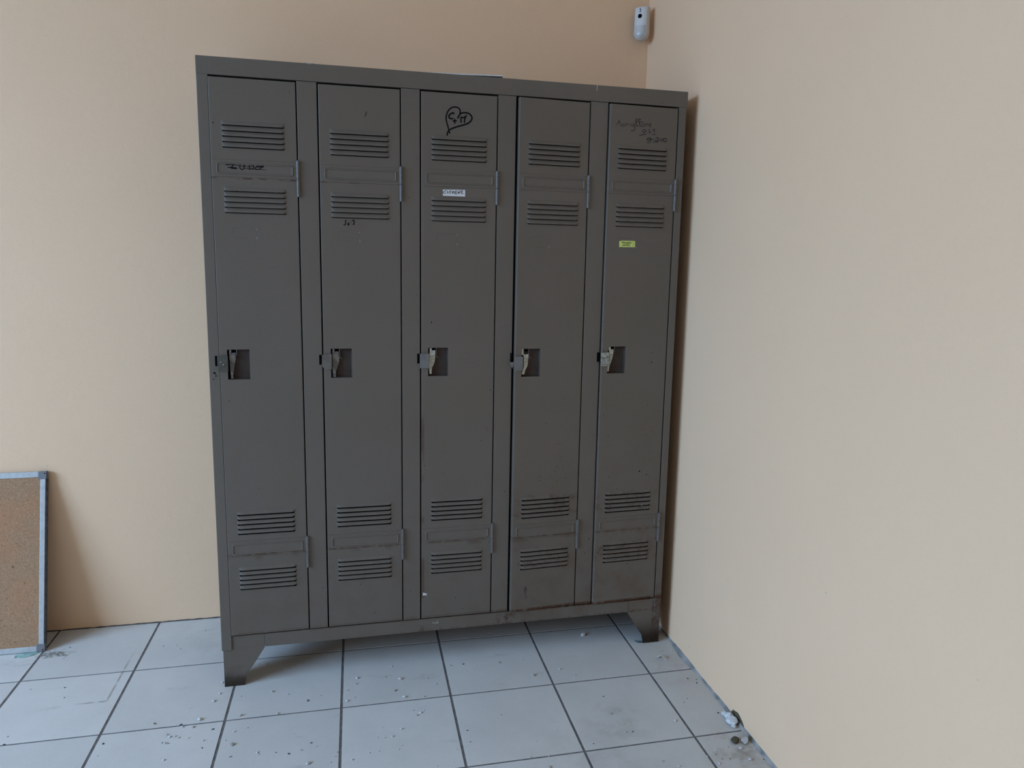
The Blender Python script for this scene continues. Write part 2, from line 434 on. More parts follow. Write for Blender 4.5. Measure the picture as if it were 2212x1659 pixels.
# ------------------------------------------------------------------ node helpers
class NT:
    def __init__(s, name):
        s.m = bpy.data.materials.new(name)
        s.m.use_nodes = True
        s.t = s.m.node_tree
        s.b = s.t.nodes['Principled BSDF']
    def n(s, typ, **kw):
        nd = s.t.nodes.new(typ)
        for k, v in kw.items():
            if k in nd.inputs.keys() or isinstance(k, int):
                pass
            setattr(nd, k, v)
        return nd
    def link(s, a, b): s.t.links.new(a, b)
    def val(s, sock, v):
        if hasattr(v, 'is_linked') or isinstance(v, bpy.types.NodeSocket): s.link(v, sock)
        else: sock.default_value = v
    def math(s, op, a, b=0.0, c=0.0, clamp=False):
        nd = s.t.nodes.new('ShaderNodeMath'); nd.operation = op; nd.use_clamp = clamp
        s.val(nd.inputs[0], a); s.val(nd.inputs[1], b); s.val(nd.inputs[2], c)
        return nd.outputs[0]
    def sstep(s, x, a, b):
        nd = s.t.nodes.new('ShaderNodeMapRange'); nd.interpolation_type = 'SMOOTHSTEP'
        s.val(nd.inputs['Value'], x)
        lo, hi, t0, t1 = (a, b, 0.0, 1.0) if a < b else (b, a, 1.0, 0.0)
        nd.inputs['From Min'].default_value = lo; nd.inputs['From Max'].default_value = hi
        nd.inputs['To Min'].default_value = t0; nd.inputs['To Max'].default_value = t1
        return nd.outputs['Result']
    def band(s, x, c, w, soft):
        d = s.math('ABSOLUTE', s.math('SUBTRACT', x, c))
        return s.sstep(d, w + soft, w)
    def mul(s, *a):
        r = a[0]
        for b in a[1:]: r = s.math('MULTIPLY', r, b)
        return r
    def mx(s, *a):
        r = a[0]
        for b in a[1:]: r = s.math('MAXIMUM', r, b)
        return r
    def mix(s, f, a, b):
        nd = s.t.nodes.new('ShaderNodeMix'); nd.data_type = 'RGBA'
        s.val(nd.inputs[0], f)
        for i, c in ((6, a), (7, b)):
            if isinstance(c, tuple): nd.inputs[i].default_value = (*c[:3], 1)
            else: s.link(c, nd.inputs[i])
        return nd.outputs[2]
    def noise(s, vec, scale, detail=3.0, rough=0.55, dist=0.0):
        nd = s.t.nodes.new('ShaderNodeTexNoise')
        s.link(vec, nd.inputs['Vector'])
        nd.inputs['Scale'].default_value = scale; nd.inputs['Detail'].default_value = detail
        nd.inputs['Roughness'].default_value = rough; nd.inputs['Distortion'].default_value = dist
        return nd.outputs['Fac']
    def voro(s, vec, scale, feature='F1', rnd=1.0):
        nd = s.t.nodes.new('ShaderNodeTexVoronoi'); nd.feature = feature
        s.link(vec, nd.inputs['Vector']); nd.inputs['Scale'].default_value = scale
        nd.inputs['Randomness'].default_value = rnd
        return nd
    def coord(s, ob=None):
        nd = s.t.nodes.new('ShaderNodeTexCoord')
        if ob: nd.object = ob
        return nd.outputs['Object']
    def mapping(s, vec, scale=(1, 1, 1), loc=(0, 0, 0)):
        nd = s.t.nodes.new('ShaderNodeMapping')
        s.link(vec, nd.inputs['Vector']); nd.inputs['Scale'].default_value = scale
        nd.inputs['Location'].default_value = loc
        return nd.outputs[0]
    def xyz(s, vec):
        nd = s.t.nodes.new('ShaderNodeSeparateXYZ'); s.link(vec, nd.inputs[0])
        return nd.outputs[0], nd.outputs[1], nd.outputs[2]
    def base(s, c):
        if isinstance(c, tuple): s.b.inputs['Base Color'].default_value = (*c, 1)
        else: s.link(c, s.b.inputs['Base Color'])
    def rough(s, r): s.val(s.b.inputs['Roughness'], r)
    def spec(s, v): s.b.inputs['Specular IOR Level'].default_value = v
    def bump(s, h, strength, dist):
        nd = s.t.nodes.new('ShaderNodeBump')
        s.link(h, nd.inputs['Height']); nd.inputs['Strength'].default_value = strength
        nd.inputs['Distance'].default_value = dist
        s.link(nd.outputs[0], s.b.inputs['Normal'])

def plain(name, col, rough=0.6, metallic=0.0, spec=0.5, var=0.0, vs=30, col2=None, bump=0.0, bdist=0.001):
    t = NT(name)
    v = t.coord()
    if col2 is None: col2 = tuple(c * (1 - var) for c in col)
    n = t.noise(v, vs, 4)
    t.base(t.mix(t.sstep(n, .38, .64), col, col2))
    t.rough(rough); t.spec(spec)
    t.b.inputs['Metallic'].default_value = metallic
    if bump: t.bump(n, bump, bdist)
    return t.m

# ------------------------------------------------------------------ materials
def wall_paint():
    t = NT('peach_wall_paint')
    v = t.coord()
    x, y, z = t.xyz(v)
    big = t.noise(v, 1.3, 3)
    col = t.mix(t.sstep(big, .3, .7), WALL_A, WALL_B)
    # sparse small scuffs and pits
    vo = t.voro(v, 17, 'F1')
    pits = t.sstep(vo.outputs['Distance'], .055, .03)
    gate = t.sstep(t.noise(v, 6, 2), .60, .66)
    pit = t.math('MULTIPLY', pits, gate)
    sp = t.voro(v, 60, 'F1')
    low = t.sstep(z, .55, .05)
    p2 = t.mul(t.sstep(sp.outputs['Distance'], .13, .07), t.sstep(t.noise(v, 9, 2), .57, .64), low)
    col = t.mix(t.math('MULTIPLY', t.mx(pit, p2), .45), col, (.30, .25, .20))
    scuff = t.mul(t.sstep(t.noise(t.mapping(v, (3, 3, 14)), 4, 4), .66, .74), t.sstep(t.noise(v, 2.2, 2), .55, .62))
    col = t.mix(t.math('MULTIPLY', scuff, .12), col, (.33, .29, .25))
    t.base(col); t.rough(.62); t.spec(.35)
    h = t.math('ADD', t.noise(v, 260, 3), t.math('MULTIPLY', t.noise(v, 45, 3), .8))
    t.bump(h, .34, .0013)
    return t.m

def tile_mat():
    t = NT('grey_floor_tile')
    v = t.coord()
    x, y, z = t.xyz(v)
    # one tone per tile
    cx = t.math('FLOOR', t.math('DIVIDE', t.math('SUBTRACT', x, TILE_X), TILE_W))
    cy = t.math('FLOOR', t.math('DIVIDE', t.math('SUBTRACT', y, TILE_Y), TILE_D))
    cmb = t.t.nodes.new('ShaderNodeCombineXYZ'); t.link(cx, cmb.inputs[0]); t.link(cy, cmb.inputs[1])
    wn = t.t.nodes.new('ShaderNodeTexWhiteNoise'); wn.noise_dimensions = '3D'; t.link(cmb.outputs[0], wn.inputs['Vector'])
    mott = t.noise(v, 7, 6, .62)
    fine = t.noise(v, 210, 4, .7)
    f = t.math('ADD', t.math('MULTIPLY', mott, .6), t.math('MULTIPLY', wn.outputs['Value'], .25))
    f = t.math('ADD', f, t.math('MULTIPLY', fine, .45))
    col = t.mix(t.sstep(f, .4, .95), TILE_A, TILE_B)
    # pin-holes and grime specks
    vo = t.voro(v, 120)
    sp = t.mul(t.sstep(vo.outputs['Distance'], .13, .06), t.sstep(t.noise(v, 21, 2), .52, .6))
    col = t.mix(t.math('MULTIPLY', sp, .5), col, (.17, .17, .17))
    vo2 = t.voro(v, 95)
    sp2 = t.mul(t.sstep(vo2.outputs['Distance'], .11, .05), t.sstep(t.noise(v, 14, 2), .42, .5))
    col = t.mix(t.math('MULTIPLY', sp2, .6), col, (.66, .67, .66))
    # brown dirt trodden in near the right wall
    def blob(px, py, r0, r1, ns, amt):
        d = t.math('SQRT', t.math('ADD', t.math('POWER', t.math('SUBTRACT', x, px), 2.0), t.math('POWER', t.math('SUBTRACT', y, py), 2.0)))
        m = t.sstep(d, r1, r0)
        return t.mul(m, t.sstep(t.noise(v, ns, 5, .65), .40, .68), amt)
    dirt = t.mx(blob(-.33, -.83, .03, .17, 14, .36), blob(-.05, -1.02, .02, .14, 16, .8), blob(-.07, -.62, .02, .12, 12, .35),
                blob(-1.46, -.10, .03, .3, 9, .25), blob(-.45, -1.05, .05, .3, 9, .25))
    col = t.mix(dirt, col, (.24, .215, .175))
    col = t.mix(t.mul(t.sstep(x, -.20, -.03), .22), col, (.40, .33, .26))
    # faint tide mark left by something that stood on the floor
    ex = t.band(x, -1.761, .0010, .0038)
    ex = t.mul(ex, t.sstep(y, -.475, -.45), t.sstep(y, -.16, -.30))
    ey = t.mul(t.band(y, -.4635, .0012, .004), t.sstep(x, -1.85, -1.82), t.sstep(x, -1.755, -1.765))
    mark = t.math('MULTIPLY', t.mx(ex, ey), t.sstep(t.noise(v, 45, 4), .28, .55))
    col = t.mix(t.math('MULTIPLY', mark, .75), col, (.24, .225, .20))
    sm = t.mul(t.sstep(t.noise(t.mapping(v, (1, 2.4, 1)), 5.5, 5, .7), .60, .74), .32)
    col = t.mix(sm, col, (.22, .22, .22))
    t.base(col); t.rough(t.math('ADD', t.math('MULTIPLY', mott, .2), .42)); t.spec(.4)
    t.bump(t.math('ADD', fine, mott), .08, .001)
    return t.m

def steel_paint(loc_ob, name='grey_steel_paint', rusty=1.0):
    t = NT(name)
    v = t.coord(loc_ob)
    x, y, z = t.xyz(v)
    big = t.noise(v, 3.2, 3)
    col = t.mix(t.sstep(big, .35, .65), STEEL_A, STEEL_B)
    grain = t.noise(v, 420, 2)
    col = t.mix(t.math('MULTIPLY', t.sstep(grain, .4, .7), .10), col, (.2, .19, .18))
    grime = t.sstep(t.noise(t.mapping(v, (1, 1, .35)), 9, 5, .6), .45, .75)
    col = t.mix(t.math('MULTIPLY', grime, .12), col, (.095, .085, .068))
    n1 = t.noise(v, 42, 5, .65)
    n2 = t.noise(v, 120, 4, .6)
    n3 = t.noise(v, 11, 4, .6)
    right = t.sstep(x, .55, .95)
    far = t.sstep(x, .84, .90)
    lower = t.sstep(z, .95, .15)
    # warm rust haze on the right-hand doors and low down
    haze = t.mul(t.sstep(n3, .42, .72), t.mx(t.mul(far, lower), t.math('MULTIPLY', lower, .45)))
    col = t.mix(t.math('MULTIPLY', haze, .42), col, (.085, .046, .026))
    # rust lines: door bottoms, under the hinge plates, around the vents, right-hand foot
    fr = t.math('FRACT', t.math('DIVIDE', t.math('SUBTRACT', x, .0270), .28125))
    ondoor = t.sstep(fr, .80, .79)
    r1 = t.mul(t.band(z, .1650, .0040, .0055), t.mx(t.math('MULTIPLY', far, 1.0), t.math('MULTIPLY', right, .6), .25), t.sstep(n1, .32, .52))
    r1 = t.mul(r1, t.sstep(x, .02, .06))
    r2 = t.mul(t.band(z, .4140, .0012, .004), t.sstep(n1, .38, .58), .6, ondoor)
    r2b = t.mul(t.band(z, .4085, .002, .012), t.sstep(n3, .45, .6), .4, ondoor)
    r3 = t.mul(t.band(z, 1.489, .0012, .002), t.sstep(n1, .46, .6), t.sstep(x, .60, .20), .8, ondoor)
    r4 = t.mul(t.band(x, .5935, .003, .006), t.sstep(z, .95, .80), t.sstep(n3, .42, .6), .55)
    r5 = t.mul(t.sstep(x, 1.366, 1.374), t.sstep(z, .26, .13), t.sstep(n1, .35, .6), .75)
    r6 = t.mul(t.mx(t.band(z, .516, .028, .012), t.band(z, .346, .028, .012)), t.sstep(n1, .5, .68), t.math('ADD', t.math('MULTIPLY', far, .4), .12), ondoor)
    r7 = t.mul(t.sstep(z, .165, .150), t.band(x, .862, .012, .03), t.sstep(n1, .42, .6), .8)
    r8 = t.mul(t.band(z, .1215, .002, .004), t.sstep(n1, .45, .65), t.sstep(x, .4, .7), .6)
    rust = t.mx(r1, r2, r2b, r3, r4, r5, r6, r7, r8)
    col = t.mix(t.math('MULTIPLY', rust, .85 * rusty), col, t.mix(n2, (.022, .010, .006), (.11, .046, .022)))
    # grime creeping up the feet
    foot = t.mul(t.sstep(z, .085, .0), t.sstep(t.math('ADD', n3, t.math('MULTIPLY', t.sstep(z, .06, .0), .45)), .40, .75))
    footr = t.mul(t.sstep(t.math('ADD', z, t.math('MULTIPLY', n3, .06)), .125, .045), t.sstep(x, 1.2, 1.3), .9)
    col = t.mix(t.mx(t.math('MULTIPLY', foot, .85), footr), col, (.024, .014, .009))
    # tiny chips
    vo = t.voro(v, 85)
    chips = t.mul(t.sstep(vo.outputs['Distance'], .10, .06), t.sstep(t.noise(v, 15, 2), .60, .68))
    col = t.mix(t.math('MULTIPLY', chips, .55), col, (.03, .027, .024))
    t.base(col)
    dull = t.mx(rust, t.math('MULTIPLY', foot, .85), footr)
    t.rough(t.math('ADD', .42, t.math('MULTIPLY', dull, .45)))
    t.link(t.math('SUBTRACT', .36, t.math('MULTIPLY', dull, .34)), t.b.inputs['Specular IOR Level'])
    t.bump(t.math('ADD', n2, t.math('MULTIPLY', rust, .8)), .06, .0008)
    return t.m

def cork_mat():
    t = NT('cork_granules')
    v = t.coord()
    cell = t.voro(v, 300)
    big = t.noise(v, 5, 4)
    sep = t.t.nodes.new('ShaderNodeSeparateColor'); t.link(cell.outputs['Color'], sep.inputs[0])
    c = t.mix(sep.outputs[0], (.27, .155, .085), (.37, .225, .130))
    c = t.mix(t.math('MULTIPLY', t.sstep(big, .4, .65), .45), c, (.40, .185, .085))
    d = t.mul(t.sstep(t.noise(t.mapping(v, (1, 1, 1.7)), 120, 3, .6), .61, .68), t.sstep(t.noise(v, 30, 2), .45, .55))
    c = t.mix(t.math('MULTIPLY', d, .75), c, (.10, .045, .02))
    l = t.mul(t.sstep(t.noise(t.mapping(v, (1.4, 1, 1), (3, 1, 2)), 150, 3, .6), .62, .69), .6)
    c = t.mix(l, c, (.62, .43, .28))
    st = t.sstep(t.noise(v, 15, 3), .66, .71)
    c = t.mix(t.math('MULTIPLY', st, .75), c, (.10, .05, .02))
    t.base(c); t.rough(.9); t.spec(.2)
    t.bump(t.noise(v, 160, 3), .35, .001)
    return t.m

WALL_A = (.76, .525, .335)
WALL_B = (.745, .51, .322)
TILE_A = (.53, .515, .48)
TILE_B = (.625, .605, .565)
STEEL_A = (.122, .101, .081)
STEEL_B = (.116, .096, .074)
TILE_W, TILE_D = 0.3160, 0.3130
TILE_X, TILE_Y = -0.1492, -0.3085

M_wall = wall_paint()
M_tile = tile_mat()
M_grout = plain('dark_grout', (.150, .140, .135), .9, var=.35, vs=40, bump=.4)
M_ceiling = plain('white_ceiling_paint', (.60, .57, .52), .8, var=.03, vs=3)
M_frame = plain('white_window_frame', (.7, .7, .7), .4, var=.03)
M_black_ink = plain('black_marker_ink', (.005, .005, .006), .7, spec=.1)
M_faint_ink = plain('faded_pen_ink', (.018, .017, .020), .7, spec=.15)
M_scratch = plain('paint_scratch', (.06, .06, .06), .6)
M_dark = plain('hole_shade_and_chip_black', (.003, .003, .003), .9, spec=.03)
M_white_chip = plain('white_bare_chip', (.62, .62, .60), .6, var=.15, vs=300)
M_paper = plain('white_paper_label', (.66, .67, .68), .5, var=.12, vs=160)
M_yellow = plain('yellow_paper_label', (.52, .60, .13), .5, col2=(.58, .66, .24), vs=120)
M_green_ink = plain('dark_green_print', (.05, .075, .004), .6)
M_hinge = plain('worn_hinge_steel', (.125, .115, .105), .45, metallic=.1, var=.3, vs=150)
M_recess = plain('dark_brown_recess', (.058, .049, .040), .75, col2=(.052, .034, .029), vs=28, spec=.15)  # pocket coloured darker and browner than the door
M_cream = plain('cream_dried_paint', (.50, .49, .40), .55, col2=(.30, .29, .23), vs=130, bump=.3)
M_grey_latch = plain('dull_grey_latch', (.19, .175, .15), .5, col2=(.095, .085, .08), vs=90)
M_alu = plain('brushed_aluminium', (.44, .445, .43), .5, metallic=.2, var=.12, vs=60)
M_alu_edge = plain('dark_aluminium_edge', (.10, .10, .13), .5, metallic=.3, var=.5, vs=60)  # darker tone for the side edges of the board frame
M_cap = plain('grey_plastic_corner', (.15, .15, .155), .5, var=.1)
M_cork = cork_mat()
M_board_back = plain('brown_hardboard', (.16, .09, .05), .8, var=.2)
M_plastic = plain('white_sensor_plastic', (.60, .585, .56), .38, var=.04, vs=20)
M_lens = plain('milky_sensor_lens', (.50, .50, .475), .3, var=.05, vs=30)
M_plaster = plain('white_plaster_crumb', (.66, .67, .67), .85, var=.25, vs=220, bump=.5)
M_plaster_grey = plain('dusty_plaster_crumb', (.52, .50, .46), .9, var=.3, vs=220, bump=.5)
M_debris_dark = plain('dark_dirt_flake', (.055, .055, .06), .8, var=.4, vs=200)
M_debris_tan = plain('tan_leaf_flake', (.20, .18, .14), .8, var=.4, vs=200)
M_caulk = plain('pale_blue_grey_mortar', (.34, .32, .295), .95, spec=.1, col2=(.17, .175, .17), vs=22, bump=.5, bdist=.002)
M_gap = plain('floor_gap_dirt_and_shade', (.10, .085, .075), .9, var=.5, vs=30)  # joint dirt and shade together in one dark colour
M_brown = plain('brown_dirt_clump', (.10, .08, .045), .95, var=.5, vs=120, bump=.6)
M_teal = plain('teal_film_scrap', (.20, .36, .33), .3, col2=(.32, .46, .41), vs=60)
M_dust = plain('grey_dust_fluff', (.34, .33, .29), .95, var=.45, vs=90)

# ------------------------------------------------------------------ the room
def struct(name, bm, mat):
    return tag(obj(name, bm, mat), kind='structure')

RX0, RY0, RZ1 = WALL_L, -6.0, 3.10
T = 0.15
bm = bmesh.new(); box(bm, RX0 - T, T, 0, T, -.05, RZ1); struct('wall_back', bm, M_wall)
bm = bmesh.new(); box(bm, 0, T, RY0 - T, 0, -.05, RZ1); struct('wall_right', bm, M_wall)
bm = bmesh.new(); box(bm, RX0 - T, T, RY0 - T, RY0, -.05, RZ1); struct('wall_front', bm, M_wall)
bm = bmesh.new()
box(bm, RX0 - T, RX0, WIN_Y1, 0, -.05, RZ1)
box(bm, RX0 - T, RX0, RY0, WIN_Y0, -.05, RZ1)
box(bm, RX0 - T, RX0, WIN_Y0, WIN_Y1, WIN_Z1, RZ1)
box(bm, RX0 - T, RX0, WIN_Y0, WIN_Y1, -.05, WIN_Z0)
struct('wall_left', bm, M_wall)
bm = bmesh.new(); box(bm, RX0 - T, T, RY0 - T, T, RZ1, RZ1 + .1); struct('ceiling', bm, M_ceiling)
bm = bmesh.new()
for k in range(4):
    yy = WIN_Y0 + (WIN_Y1 - WIN_Y0) * k / 3
    box(bm, RX0 - .09, RX0 - .04, max(WIN_Y0, yy - .025), min(WIN_Y1, yy + .025), WIN_Z0, WIN_Z1, .004)
box(bm, RX0 - .09, RX0 - .04, WIN_Y0, WIN_Y1, WIN_Z0, WIN_Z0 + .05, .004)
box(bm, RX0 - .09, RX0 - .04, WIN_Y0, WIN_Y1, WIN_Z1 - .05, WIN_Z1, .004)
struct('window_1', bm, M_frame)

# floor: real tiles with worn edges standing proud of the grout
bm = bmesh.new()
GX, GY = .0036, .0028
nx = int((-RX0) / TILE_W) + 2
ny = int((-RY0) / TILE_D) + 2
for i in range(-nx, 2):
    for j in range(-ny, 2):
        x0 = TILE_X + i * TILE_W + GX; x1 = TILE_X + (i + 1) * TILE_W - GX
        y0 = TILE_Y + j * TILE_D + GY; y1 = TILE_Y + (j + 1) * TILE_D - GY
        x0, x1, y0, y1 = max(x0, RX0), min(x1, 0), max(y0, RY0), min(y1, -.003)
        if x1 - x0 < .01 or y1 - y0 < .01: continue
        rings = []
        for ins, zz in ((0, -.0020), (0, -.0004), (.0003, -.0001), (.0008, 0)):
            rings.append([bm.verts.new(p) for p in ((x0 + ins, y0 + ins, zz), (x1 - ins, y0 + ins, zz), (x1 - ins, y1 - ins, zz), (x0 + ins, y1 - ins, zz))])
        for a, b in zip(rings, rings[1:]):
            for k in range(4):
                bm.faces.new((a[k], a[(k + 1) % 4], b[(k + 1) % 4], b[k]))
        bm.faces.new(rings[-1])
gv = [bm.verts.new(p) for p in ((RX0 - T, RY0 - T, -.0011), (T, RY0 - T, -.0011), (T, T, -.0011), (RX0 - T, T, -.0011))]
f = bm.faces.new(gv); f.material_index = 1
box(bm, RX0 - T, T, RY0 - T, T, -.1, -.02, mi=1)
struct('floor', bm, [M_tile, M_grout])

# dark strip for dirt and painted shade along the back wall, smear of mortar along the right wall
bm = bmesh.new()
rnd = random.Random(3)
N = 160
prev = None
for k in range(N + 1):
    x = -3.2 + 3.2 * k / N
    h = .0016 + .0026 * rnd.random(); w = .003 + .003 * rnd.random()
    vs = [bm.verts.new((x, 0, h)), bm.verts.new((x, -w * .5, h * .7)), bm.verts.new((x, -w, 0.0004))]
    if prev:
        for a in (0, 1): bm.faces.new((prev[a], vs[a], vs[a + 1], prev[a + 1]))
    prev = vs
struct('trim_1', bm, M_gap)
bm = bmesh.new()
prev = None
N = 170
wv = .006
for k in range(N + 1):
    y = -.02 - 2.2 * k / N
    wv = max(.003, min(.0095, wv + rnd.uniform(-.0022, .0022)))
    if -.46 > y > -.66: w = wv + .008 * math.sin(math.pi * (-.46 - y) / .2)
    else: w = wv
    h = .004 + w * .35 + rnd.uniform(0, .002)
    vs = [bm.verts.new((0, y, h)), bm.verts.new((-w * .45, y, h * .55)), bm.verts.new((-w, y, .0004))]
    if prev:
        for a in (0, 1): bm.faces.new((prev[a], vs[a], vs[a + 1], prev[a + 1]))
    prev = vs
struct('trim_2', bm, M_caulk)

# ------------------------------------------------------------------ the locker
LW, LH, LD = 1.4032, 1.80, 0.440
locker = empty('metal_locker', (-1.44422, -0.45597, 0), 0.00633)
tag(locker, 'grey steel locker with five narrow vented doors, marked with pen and rusty at the foot', 'locker')
M_steel = steel_paint(locker)

bm = bmesh.new()
box(bm, 0, .0015, .012, LD, .119, LH - .001)
box(bm, LW - .0015, LW, .012, LD, .119, LH - .001)
box(bm, 0, LW, LD - .0015, LD, .119, LH - .001)
box(bm, 0, LW, .002, LD, LH - .0015, LH, 0)
box(bm, 0.001, LW - .001, .003, LD, .1215, .1230)
for k in range(4):
    xd = .2805 + .2815 * k
    box(bm, xd, xd + .001, .02, LD, .152, LH - .002)
obj('cabinet_body', bm, M_steel, locker)

bm = bmesh.new(); box(bm, 0, LW, -.0012, .020, 1.7545, 1.8006, .0012)
obj('top_rail', bm, M_steel, locker)
bm = bmesh.new(); box(bm, .1218, 1.2822, .001, .018, .1192, .1605, .0012)
obj('bottom_rail', bm, M_steel, locker)

DL = [0.0290, 0.3103, 0.5912, 0.8738, 1.1525]
DR = [0.2508, 0.5320, 0.8108, 1.0915, 1.3738]
posts = [(0.0, .0284, .1178)] + [(DR[k] + .0030, DL[k + 1] - (.0070 if k == 2 else .0036), .1635) for k in range(4)] + [(DR[4] + .0030, LW - .003, .1130)]
for k, (a, b, z0) in enumerate(posts):
    bm = bmesh.new(); box(bm, a, b, .0 if k else -.0006, .022, z0, 1.7548 if k in (0, 5) else 1.7535, .0013)
    obj('door_post', bm, M_steel, locker)

def leg(mirror, back):
    bm = bmesh.new()
    poly = [(.0035, 0), (.0605, 0), (.0665, .031), (.1208, .1155), (.1208, .1600), (.0045, .1600)]
    side = [(.0, 0), (.057, 0), (.063, .031), (.117, .1155), (.117, .1600), (.0, .1600)]
    X = (lambda x: LW - x) if mirror else (lambda x: x)
    yf = LD - .003 if back else .0032
    y0, y1 = (yf, yf + .0014)
    prism(bm, [(X(a), b) for a, b in poly], y0, y1)
    # return flange along the cabinet side
    xs = X(.0035), X(.0049)
    sg = -1 if back else 1
    yy = [(y0 + sg * s, z) for s, z in side]
    a = [bm.verts.new((xs[0], y, z)) for y, z in yy]
    b = [bm.verts.new((xs[1], y, z)) for y, z in yy]
    bm.faces.new(a); bm.faces.new(b[::-1])
    for i in range(6): bm.faces.new((a[i], b[i], b[(i + 1) % 6], a[(i + 1) % 6]))
    if mirror and not back:
        box(bm, 1.3785, 1.3990, y0 - .0012, y0 + .001, .002, .1200, .0005)
    obj('leg', bm, M_steel, locker)
for mi_ in (False, True):
    for bk in (False, True): leg(mi_, bk)

Z0, Z1 = .1638, 1.7497
VENT = dict(dx0=.0290, dx1=.1908)
vent_top = [[1.6285, 1.4560, .5395, .3690], [1.6222, 1.4515, .5440, .3740], [1.6218, 1.4510, .5462, .3737], [1.6218, 1.4500, .5385, .3670], [1.6228, 1.4508, .5396, .3680]]
PITCH = .0143
open_ang = [.012, 0.0, 0.0, .058, .040]

def door(k):
    L, R = DL[k], DR[k]
    W = R - L
    d = obj_door = None
    # the door's own frame: origin on the hinge axis at its right edge
    holes = []
    def lx(s): return s - R
    zs = []
    for top in vent_top[k]:
        lowset = top < 1.0      # lower slots shaped larger to stand for the shade under each lip
        for i in range(5):
            zl = top - PITCH * i
            holes.append((-W + VENT['dx0'] + .002, -W + VENT['dx1'] - .002, zl - (.0064 if lowset else .0030), zl + .0022))
    lz = (.9355, 1.0208) if k != 3 else (.9302, 1.0165)
    lock = (-W + .0205, -W + .0800, lz[0], lz[1])
    holes.append(lock)
    bm = bmesh.new()
    e = .0018
    xs = sorted({-W + e, -e} | {h[0] for h in holes} | {h[1] for h in holes})
    zc = sorted({Z0 + e, Z1 - e} | {h[2] for h in holes} | {h[3] for h in holes})
    vmap = {}
    def V(x, z):
        key = (round(x, 5), round(z, 5))
        if key not in vmap: vmap[key] = bm.verts.new((x, 0, z))
        return vmap[key]
    for i in range(len(xs) - 1):
        for j in range(len(zc) - 1):
            cx, cz = (xs[i] + xs[i + 1]) / 2, (zc[j] + zc[j + 1]) / 2
            if any(h[0] < cx < h[1] and h[2] < cz < h[3] for h in holes): continue
            bm.faces.new((V(xs[i], zc[j]), V(xs[i + 1], zc[j]), V(xs[i + 1], zc[j + 1]), V(xs[i], zc[j + 1])))
    # rolled edges of the sheet, folded back 19 mm
    rings = []
    for ins, yy in ((e, 0), (e * .62, .00018), (e * .29, .0006), (e * .08, .0012), (0, e), (0, .019), (.012, .019)):
        rings.append([bm.verts.new((x, yy, z)) for x, z in ((-W + ins, Z0 + ins), (-ins, Z0 + ins), (-ins, Z1 - ins), (-W + ins, Z1 - ins))])
    for a, b in zip(rings, rings[1:]):
        for q in range(4): bm.faces.new((a[q], a[(q + 1) % 4], b[(q + 1) % 4], b[q]))
    for h in holes:
        a = [bm.verts.new((x, 0, z)) for x, z in ((h[0], h[2]), (h[1], h[2]), (h[1], h[3]), (h[0], h[3]))]
        b = [bm.verts.new((v.co.x, .0012, v.co.z)) for v in a]
        for q in range(4): bm.faces.new((a[q], a[(q + 1) % 4], b[(q + 1) % 4], b[q]))
    d = obj('door', bm, M_steel, locker)
    d.location = (R, 0, 0)
    d.rotation_euler = (0, 0, open_ang[k])
    # louvres
    prof = [(.0, .0050), (.0018, .0049), (.0042, .0042), (.0074, .0026), (.0100, .0010), (.0118, .00005)]
    for top in vent_top[k]:
        bm = bmesh.new()
        hs = .72 if top < 1.0 else 1.0  # lower slats shortened so the enlarged dark slots show
        for i in range(5):
            zl = top - PITCH * i - .0012
            x0, x1 = -W + VENT['dx0'], -W + VENT['dx1']
            xx = [x0, x0 + .0012, x0 + .003, x0 + .0055, x0 + .009] + [x0 + (x1 - x0) * q / 8 for q in range(1, 8)] + [x1 - .009, x1 - .0055, x1 - .003, x1 - .0012, x1]
            grid = []
            for x in xx:
                t = min(1, min(x - x0, x1 - x) / .009)
                f = math.sin(t * math.pi / 2) ** .8
                col_ = []
                for dz, yy in prof:
                    col_.append(bm.verts.new((x, -yy * f, zl + dz * hs - (1 - f) * (-.003 if dz < .003 else 0))))
                grid.append(col_)
            for a, b in zip(grid, grid[1:]):
                for q in range(len(prof) - 1): bm.faces.new((a[q], b[q], b[q + 1], a[q + 1]))
            # inner skin of the lip
            ia = [bm.verts.new((c[0].co.x, c[0].co.y + .0009 if c[0].co.y < -.001 else 0, c[0].co.z + .0002)) for c in grid]
            for q in range(len(grid) - 1): bm.faces.new((grid[q][0], ia[q], ia[q + 1], grid[q + 1][0]))
        obj('vent_louvre', bm, M_steel, d, smooth=True)
    # hinge plates with their pressed rectangles, and hinge barrels
    pz = [(1.4895, 1.5345), (.4135, .4585)]
    if k == 0: pz = [(1.4925, 1.5370), (.4100, .4570)]
    if k == 3: pz[1] = (.4085, .4560)
    for (a, b) in pz:
        bm = bmesh.new()
        box(bm, -W + .0035, -.0005, -.0017, .0002, a, b, .0004)
        # raised rim
        x0, x1, z0, z1 = -W + .0125, -.0100, a + .0065, b - .0075
        rr = []
        for off, yy in ((0, -.0017), (.0010, -.0036), (.0022, -.0040), (.0034, -.0036), (.0046, -.0018), (.0060, -.0013)):
            ring = []
            for cx, cz, a0 in ((x1 - .006, z1 - .006, 0), (x0 + .006, z1 - .006, 90), (x0 + .006, z0 + .006, 180), (x1 - .006, z0 + .006, 270)):
                for q in range(4):
                    an = math.radians(a0 + q * 30)
                    r = max(.0002, .006 - off)
                    ring.append(bm.verts.new((cx + r * math.cos(an), yy, cz + r * math.sin(an))))
            rr.append(ring)
        n = len(rr[0])
        for p, q in zip(rr, rr[1:]):
            for i in range(n): bm.faces.new((p[i], p[(i + 1) % n], q[(i + 1) % n], q[i]))
        obj('hinge_plate', bm, M_steel, d)
        mid = a + .0005
        bm = bmesh.new()
